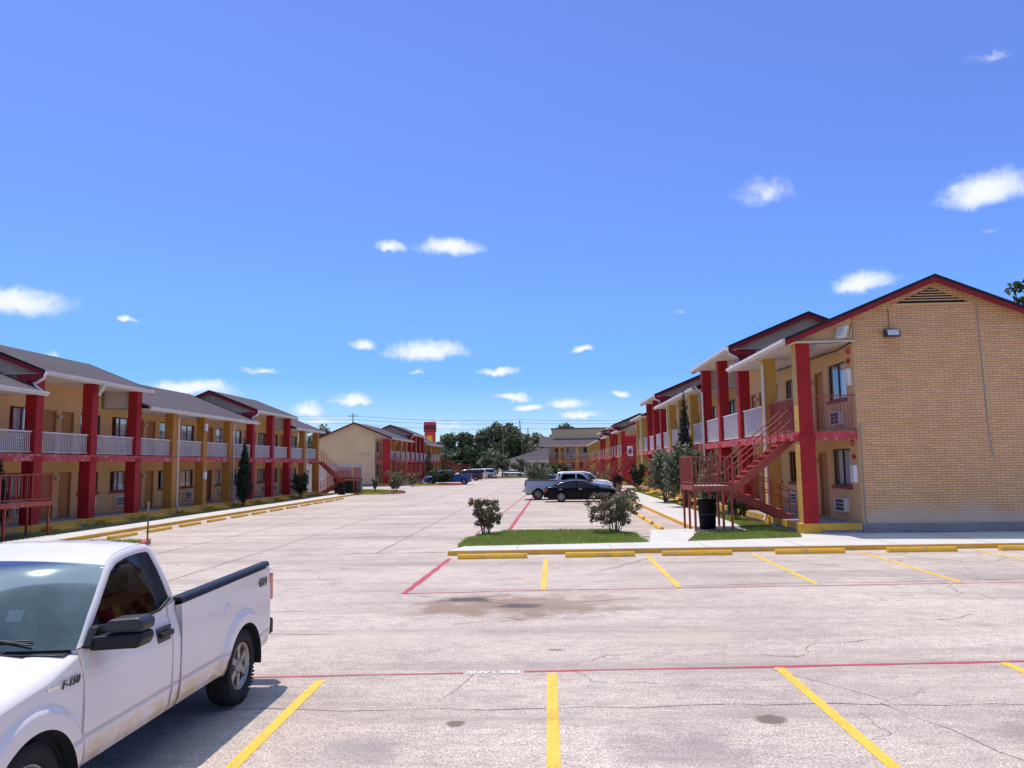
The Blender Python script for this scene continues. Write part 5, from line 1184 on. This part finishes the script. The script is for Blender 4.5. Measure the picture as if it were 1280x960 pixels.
b = MB(); b.tube([(11.18, 25.37, 7.38), (11.2, 25.37, 7.0), (11.18, 25.37, 6.64)], .009, 5); b.tube([(9.98, 25.36, 6.85), (9.85, 25.34, 6.5), (9.93, 25.3, 6.3), (9.2, 25.3, 6.22), (8.7, 25.5, 6.26)], .011, 5); b.tube([(9.9, 25.3, 6.25), (9.75, 26.2, 6.1), (9.9, 28, 6.2), (9.8, 33, 6.24)], .03, 5); on('cable', b, 'frame')
for z, y in ((5.15, 25.75), (2.0, 25.72)):
    b = MB(); b.box(9.86, 9.99, y - .14, y + .16, z - .28, z + .28); on('utility_box', b, 'plastic_white', bevel=.01)
    b = MB(); b.box(9.93, 9.99, y - .02, y + .12, z + .48, z + .62); on('call_point', b, 'red')
b = MB(); b.lathe([(0, .1), (-.06, .1), (-.09, .06), (-.1, 0)], (9.99, 25.75, 6.02), 'x', 16); b.lathe([(0, .1), (-.06, .1), (-.09, .06), (-.1, 0)], (9.99, 25.8, 3.0), 'x', 16); on('alarm_bell', b, 'redworn')
b = MB(); b.lathe([(0, .08), (.35, .08), (.36, .1), (.42, .1), (.42, 0)], (15.4, 26.3, 7.12), 'z', 12); on('vent_pipe', b, 'black')
b = MB(); b.box(8.5, 8.95, 25.72, 26.02, 6.08, 6.30); b.box(8.55, 8.9, 25.7, 25.72, 6.12, 6.25); on('wall_lamp', b, 'grey', bevel=.02)
# white lamp boxes on ochre posts of the left wing
gl = bpy.data.objects['motel_building.001']
for z in (4.85, 2.05):
    b = MB(); b.box(-19.98, -19.86, 44.15, 44.4, z - .2, z + .22); b.build('wall_lamp', 'plastic_white', gl, off=(-20.0, 14.45, 0), bevel=.01)
b = MB(); b.bar((-19.82, 33.2, 5.75), (-19.62, 33.3, 6.2), .5, .06); b.build('floodlight', 'acwhite', gl, off=(-20.0, 14.45, 0))
# red end panel with a square notice on the third wing
b = MB(); b.box(8.45, 9.75, 85.92, 85.985, .43, 5.4); b.build('end_panel', 'red', bpy.data.objects['motel_building.003'], off=(8.1, 86, 0))
b = MB(); b.box(8.75, 9.35, 85.86, 85.915, 3.2, 4.3, 0); b.box(8.9, 9.2, 85.85, 85.86, 3.45, 4.0, 1); b.build('notice', ['plastic_white', 'badge'], bpy.data.objects['motel_building.003'], off=(8.1, 86, 0))
b = MB(); b.box(-20.6, -19.62, 95.9, 95.985, .3, 5.9); b.build('end_panel', 'red', bpy.data.objects['motel_building.002'], off=(-19.7, 96, 0))
for z in (4.0, 1.6):
    b = MB(); b.box(-23.6, -22.2, 95.93, 95.985, z - .18, z + .18); b.build('vent', 'gable', bpy.data.objects['motel_building.002'], off=(-19.7, 96, 0))

# ------------------------------------------------------------------ stairs
stair('red steel stair with slatted landing on the grass before the brick gable wing', 8.32, 26.55, 1, 3.36, 1.62, .43, run=2.1, run2=2.5, lw=1.35)
s_ = stair('red steel stair ending in a landing behind the white pickup at the left', -20.2, 23.4, -1, 3.10, 1.33, .15, run=2.0, run2=1.9, lw=2.75, w=.82); s_.rotation_euler = (0, 0, R(90)); s_.scale = (1, -1, 1)
stair('red steel stair at the far end of the long left building, above the green dumpster', -20.1, 67.1, -1, 3.10, 1.35, .1, run=1.9, run2=2.3, lw=1.3)
stair('red steel stair at the far end of the near right building, behind the sedan', 8.2, 71.6, 1, 3.36, 1.6, .2, run=2.0, run2=2.4, lw=1.5)
stair('red steel stair before the third right wing, beyond the silver pickup', 8.1, 95, 1, 3.33, 1.6, .2, run=2.2, lw=1.5)
stair('red steel stair at the near end of the second left wing', -19.7, 97.2, -1, 3.2, 1.6, .1, run=2.0, lw=1.5)
stair('red steel stair at the far end of the second left wing', -19.6, 141.8, -1, 3.2, 1.6, .1, run=3.2, lw=2.0)
stair('red steel stair before the far cross wing', 8.1, 128, 1, 3.33, 1.6, .2, run=2.2, lw=1.5)

# ------------------------------------------------------------------ street furniture
def bin_(loc, label, r, h, square=False):
    root = thing('trash_can', loc, label, 'trash can'); b = MB()
    b.lathe([(0, 0), (0, r * .86), (h * .5, r * .95), (h * .93, r), (h * .93, r * 1.05), (h, r * 1.05), (h, r * .94), (h * .3, r * .85), (h * .3, 0)], (0, 0, 0), 'z', 28); b.build('barrel', 'binblack', root)
    b = MB(); b.lathe([(h * .5, r * .965), (h * .51, r * .99), (h * .53, r * .99), (h * .54, r * .97)], (0, 0, 0), 'z', 28); b.build('band', 'black', root); return root
bin_((5.5, 27.45, .1), 'black trash can standing under the red stair landing', .31, 1.05)
bin_((-17.35, 64.6, .1), 'black trash can beside the green dumpster', .34, 1.05)
bin_((6.3, 71.2, .13), 'black trash can at the stairs behind the sedan', .36, 1.1)
d = thing('dumpster', (-18.2, 70.0, 0), 'dark green dumpster before the white board fence', 'dumpster'); b = MB()
b.prism([(-1.0, .12), (1.0, .12), (1.1, 1.25), (-1.1, 1.25)], 'y', -.8, .8); b.box(-1.15, 1.15, -.85, .85, 1.2, 1.27)
for x in (-.7, 0, .7): b.box(x - .04, x + .04, -.86, -.8, .2, 1.2)
b.build('body', 'dumpgreen', d)
b = MB(); b.prism([(-.85, 1.275), (.85, 1.275), (.85, 1.36), (-.85, 1.5)], 'x', -1.12, -.02); b.prism([(-.85, 1.275), (.85, 1.275), (.85, 1.36), (-.85, 1.5)], 'x', .02, 1.12); b.build('lid', 'binblack', d)
for x in (-.8, .8):
    b = MB(); b.lathe([(-.04, 0), (-.04, .1), (.04, .1), (.04, 0)], (x, -.5, .1), 'x', 12); b.build('wheel', 'tyre', d)
fn = thing('board_fence', (-19.9, 73.2, 0), 'white board fence around the dumpster with a faded pink gate', 'fence'); b = MB()
for i in range(26):
    if not 9 < i < 22: b.box(-3.0 + i * .2, -3.0 + i * .2 + .185, 0, .03, .05, 2.75)
b.box(-3, 2.2, .03, .07, 2.3, 2.4); b.box(-3, 2.2, .03, .07, .5, .6); b.build('boards', 'fencew', fn)
b = MB()
for i in range(12): b.box(-1.2 + i * .2, -1.2 + i * .2 + .185, -.04, -.01, .15, 2.1)
b.build('gate', 'pink', fn)
b = MB(); b.box(-1.2, 1.22, -.03, .03, 2.12, 2.75)
b.build('header', 'fencew', fn)
for x in (-3, 2.2):
    b = MB(); b.box(x - .06, x + .06, -.06, .06, 0, 2.85); b.build('post', 'fencew', fn)
b = MB(); b.lathe([(0, 0), (0, .026), (1.35, .026), (1.35, 0)], (0, 0, 0), 'z', 10); o = b.build('metal_post', 'wood'); o.location = (-13.1, 25.0, .05); tag(o, 'thin grey steel post standing on the red kerbed island behind the white pickup', 'post')
def pole(loc, label, h, lean=0, arm=True):
    root = thing('utility_pole', loc, label, 'utility pole', 'utility poles'); b = MB(); b.tube([(0, 0, -.1), (lean, 0, h)], [.17, .11], 10); b.build('shaft', 'wood', root)
    if arm:
        b = MB(); b.box(lean - 1.1, lean + 1.1, -.06, .06, h - .7, h - .57); b.build('crossarm', 'wood', root)
        b = MB()
        for x in (-1, -.4, .4, 1): b.lathe([(0, .05), (.16, .06), (.18, 0)], (lean + x, 0, h - .57), 'z', 8)
        b.build('insulator', 'grey', root)
pole((-5.9, 190, 0), 'leaning utility pole rising behind the office roof', 13.2, -.9, False); pole((-4.9, 195, 0), 'straight utility pole just right of the leaning one', 11.6, 0, False)
pole((-43.2, 170, 0), 'utility pole showing above the cream gable of the second left wing', 14.3, 0); pole((-10.5, 182, 0), 'slim pale pole in front of the tall dark oaks', 11.0, 0, False); pole((34, 192, 0), 'utility pole hidden behind the right buildings', 14, 0)
for i, (z, zz, lb) in enumerate(((13.7, 13.4, 'highest overhead cable crossing the far end of the lot'), (12.9, 12.6, 'middle overhead cable crossing the far end of the lot'), (12.0, 11.2, 'lowest overhead cable crossing the far end of the lot'))):
    b = MB(); P = [(-90, 166, z + .3)]
    for (x0, y0, z0), (x1, y1, z1) in ((((-43.2, 170, z)), (-5.9, 190, zz)), ((-5.9, 190, zz), (34, 192, z))):
        P += [(lerp(x0, x1, t), lerp(y0, y1, t), lerp(z0, z1, t) - 1.2 * 4 * t * (1 - t) * .5) for t in np.linspace(0, 1, 9)[(1 if P[-1][0] == x0 else 0):]]
    b.tube(P, .03, 4, cap=False); tag(b.build('overhead_cable', 'black'), lb, 'cable', 'overhead cables')
sg = thing('sign_tower', (-26.7, 175, 0), 'red roadside sign tower with a yellow arched panel', 'sign')
b = MB(); b.box(-1.2, 1.2, -.5, .5, 0, 10.1); b.build('tower', 'signred', sg)
b = MB(); P = [(-.62, 4.6), (.62, 4.6), (.62, 8.7)] + [(.62 * math.cos(a), 8.7 + .62 * math.sin(a)) for a in np.linspace(.2, math.pi - .2, 9)] + [(-.62, 8.7)]; b.prism(P, 'y', -.56, -.502); b.build('arch_panel', 'signyellow', sg)
b = MB(); b.box(-1.36, 1.36, -.65, .65, 10.1, 11.6, 0); b.box(-1.38, 1.38, -.67, .67, 11.6, 11.72, 1); b.box(-1.3, 1.3, -.6, .6, 11.72, 12.35, 1); b.box(-1.38, 1.38, -.67, .67, 10.35, 10.5, 1); b.build('head', ['signdark', 'signred'], sg)

# ------------------------------------------------------------------ vehicles in the lot
pickup('white regular cab pickup truck parked close by at the left, black mirrors and bed rails', (-4.215, 6.85, 0), 0, 'car_white')
sedan('black sedan parked nose to the right-hand walk', (4.55, 50.85, 0), R(90), 'car_black')
pickup('silver double cab pickup truck parked behind the black sedan', (1.5, 54.55, 0), R(90), 'car_silver', ext=.85, detail=False)
suv('white suv parked just beyond the silver pickup', (5.4, 66.5, 0), R(90), 'car_white')
sedan('grey sedan half hidden behind the silver pickup bed', (3.2, 75.5, 0), R(90), 'car_grey')
pickup('blue pickup truck parked by the round bush', (-12.85, 98.3, 0), R(-90), 'car_blue', ext=.85, detail=False)
suv('maroon suv parked beyond the blue pickup', (-15.2, 121.8, 0), R(-90), 'car_maroon')
suv('white suv at the far end of the left row of cars', (-15.3, 131.5, 0), R(-90), 'car_white')
suv('pale silver suv just past the far white suv', (-14.2, 139, 0), R(-90), 'car_silver')
sedan('grey car parked far off near the office', (-4.2, 148, 0), R(70), 'car_silver')

# ------------------------------------------------------------------ sky, sun, camera
SUN = Vector((-.25, .25, 1)).normalized(); EL = math.asin(SUN.z)
w = bpy.data.worlds.new('World'); scene.world = w; w.use_nodes = True; nt = w.node_tree
for n_ in list(nt.nodes): nt.nodes.remove(n_)
out = N(nt, 'ShaderNodeOutputWorld'); sky = N(nt, 'ShaderNodeTexSky', sky_type='NISHITA'); sky.sun_disc = False; sky.sun_elevation = EL; sky.sun_rotation = math.atan2(SUN.x, SUN.y)
sky.air_density = 1.0; sky.dust_density = 0; sky.ozone_density = 3.0; sky.altitude = 0
tc = N(nt, 'ShaderNodeTexCoord'); d = tc.outputs['Generated']; sp = N(nt, 'ShaderNodeSeparateXYZ'); nt.links.new(d, sp.inputs[0])
tint = ramp(nt, sp.outputs[2], [(0, (.44, .50, .60)), (.05, (.34, .44, .63)), (.11, (.25, .405, .70)), (.2, (.34, .465, .80)), (.5, (.52, .53, .84)), (.61, (.52, .53, .84)), (.70, (1.1, .95, .95)), (.9, (2.9, 2.25, 1.5))])  # zenith stops brightened and warmed above the frame as added fill for shaded walls
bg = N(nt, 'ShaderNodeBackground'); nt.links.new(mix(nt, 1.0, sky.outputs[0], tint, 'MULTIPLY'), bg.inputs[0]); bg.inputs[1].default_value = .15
az = mth(nt, 'ARCTAN2', sp.outputs[0], sp.outputs[1]); el = mth(nt, 'ARCSINE', sp.outputs[2]); cb = N(nt, 'ShaderNodeCombineXYZ'); nt.links.new(az, cb.inputs[0]); nt.links.new(el, cb.inputs[1])
CL = [(0.5204, 0.2933, 0.0458, 0.0226), (0.286, 0.326, 0.0396, 0.0222), (0.3879, 0.2062, 0.0325, 0.0139), (-0.2055, 0.279, 0.0187, 0.0079), (-0.1271, 0.2805, 0.0423, 0.014), (-0.6214, 0.1854, 0.0537, 0.0173), (-0.5149, 0.1758, 0.0118, 0.0046), (-0.2377, 0.1545, 0.0152, 0.0071), (-0.1569, 0.1491, 0.0519, 0.0154), (-0.0635, 0.1207, 0.0271, 0.0072), (-0.3577, 0.118, 0.0286, 0.0049), (-0.4397, 0.0927, 0.0544, 0.0115), (-0.2502, 0.0843, 0.0261, 0.0091), (-0.3042, 0.072, 0.0215, 0.01), (0.0466, 0.1486, 0.0166, 0.0051), (-0.0472, 0.0853, 0.027, 0.0073), (0.0273, 0.0768, 0.0268, 0.0083), (0.0944, 0.0876, 0.0142, 0.0051), (0.5323, 0.4294, 0.0211, 0.0078), (0.0425, 0.061, 0.0246, 0.0062), (-0.5939, 0.127, 0.0123, 0.0044), (-0.1641, 0.1203, 0.0144, 0.0041), (-0.0246, 0.0704, 0.0207, 0.0052), (-0.1284, 0.051, 0.0413, 0.0082), (0.1738, 0.1914, 0.012, 0.004), (-0.2895, 0.059, 0.0494, 0.008), (0.5247, 0.2461, 0.0149, 0.0051)]
FAINT = {1: .5, 10: .62, 18: .4, 20: .5, 21: .5, 23: .5, 24: .35, 25: .55, 26: .3, 5: .95}
def wnoise(scale, amp, src):
    wn = N(nt, 'ShaderNodeTexNoise'); wn.inputs['Scale'].default_value = scale; wn.inputs['Detail'].default_value = 6; wn.inputs['Roughness'].default_value = .55; nt.links.new(src, wn.inputs['Vector'])
    q = N(nt, 'ShaderNodeVectorMath', operation='MULTIPLY_ADD'); nt.links.new(wn.outputs['Color'], q.inputs[0]); q.inputs[1].default_value = (amp * 1.5, amp, 0); q.inputs[2].default_value = (-amp * .75, -amp * .5, 0)
    o = N(nt, 'ShaderNodeVectorMath', operation='ADD'); nt.links.new(src, o.inputs[0]); nt.links.new(q.outputs[0], o.inputs[1]); return o.outputs[0]
wp = wnoise(60, .012, wnoise(16, .03, cb.outputs[0]))
acc = None; hi = None
for i, (a, e, ra, re) in enumerate(CL):
    ra *= 1.4; re *= 1.65; e -= re * .12
    m_ = N(nt, 'ShaderNodeVectorMath', operation='MULTIPLY_ADD'); nt.links.new(wp, m_.inputs[0]); m_.inputs[1].default_value = (1 / ra, 1 / re, 0); m_.inputs[2].default_value = (-a / ra, -e / re, 0)
    sx_ = N(nt, 'ShaderNodeSeparateXYZ'); nt.links.new(m_.outputs[0], sx_.inputs[0])
    yy = mth(nt, 'MAXIMUM', sx_.outputs[1], mth(nt, 'MULTIPLY', sx_.outputs[1], -2.0))                     # flatter undersides
    v = mth(nt, 'SUBTRACT', 1.0, mth(nt, 'SQRT', mth(nt, 'ADD', mth(nt, 'MULTIPLY', sx_.outputs[0], sx_.outputs[0]), mth(nt, 'MULTIPLY', yy, yy))), clamp=True)
    hh = mth(nt, 'MULTIPLY', v, mth(nt, 'ADD', mth(nt, 'MULTIPLY', sx_.outputs[1], .8), .62, clamp=True))
    if i in FAINT: v = mth(nt, 'MULTIPLY', v, FAINT[i])
    acc = v if acc is None else mth(nt, 'MAXIMUM', acc, v); hi = hh if hi is None else mth(nt, 'MAXIMUM', hi, hh)
fl = noise(nt, wp, 70, 8, .62)
mask = mth(nt, 'MULTIPLY', smooth(nt, mth(nt, 'ADD', acc, mth(nt, 'MULTIPLY', mth(nt, 'SUBTRACT', fl, .5), .62)), .05, .80), smooth(nt, acc, .0, .22))
bc = N(nt, 'ShaderNodeBackground'); nt.links.new(ramp(nt, hi, [(.05, (.44, .56, .78)), (.4, (.68, .73, .80)), (.62, (.74, .77, .80))]), bc.inputs[0]); bc.inputs[1].default_value = .86
ms = N(nt, 'ShaderNodeMixShader'); nt.links.new(mth(nt, 'MULTIPLY', mask, .95), ms.inputs[0]); nt.links.new(bg.outputs[0], ms.inputs[1]); nt.links.new(bc.outputs[0], ms.inputs[2]); nt.links.new(ms.outputs[0], out.inputs[0])
l = bpy.data.lights.new('sun', 'SUN'); l.energy = 2.7; l.angle = R(.53); l.color = (1, .93, .83); lo = bpy.data.objects.new('sun', l); COL.objects.link(lo); lo.rotation_euler = (-SUN).to_track_quat('-Z', 'Y').to_euler(); lo.location = (-20, 20, 60)
cam = bpy.data.cameras.new('camera'); cam.lens = 27.14; cam.sensor_width = 36; cam.clip_end = 3000; cam.clip_start = .05; co = bpy.data.objects.new('camera', cam); COL.objects.link(co); scene.camera = co
fwd = Vector((-.0446476, .9936027, .1037064)); pitch, yaw, roll = R(5.952698), R(2.572753), .014
fwd = Vector((-math.sin(yaw) * math.cos(pitch), math.cos(yaw) * math.cos(pitch), math.sin(pitch))); r0 = Vector((math.cos(yaw), math.sin(yaw), 0)); u0 = r0.cross(fwd)
rt = r0 * math.cos(roll) - u0 * math.sin(roll); up = r0 * math.sin(roll) + u0 * math.cos(roll)
co.matrix_world = Matrix(((rt.x, up.x, -fwd.x, 0), (rt.y, up.y, -fwd.y, 0), (rt.z, up.z, -fwd.z, 2.45), (0, 0, 0, 1)))
scene.view_settings.view_transform = 'Standard'; scene.view_settings.look = 'None'; scene.view_settings.exposure = .62; scene.view_settings.gamma = 1
scene.cycles.max_bounces = 8; scene.cycles.transparent_max_bounces = 12; scene.cycles.use_denoising = True
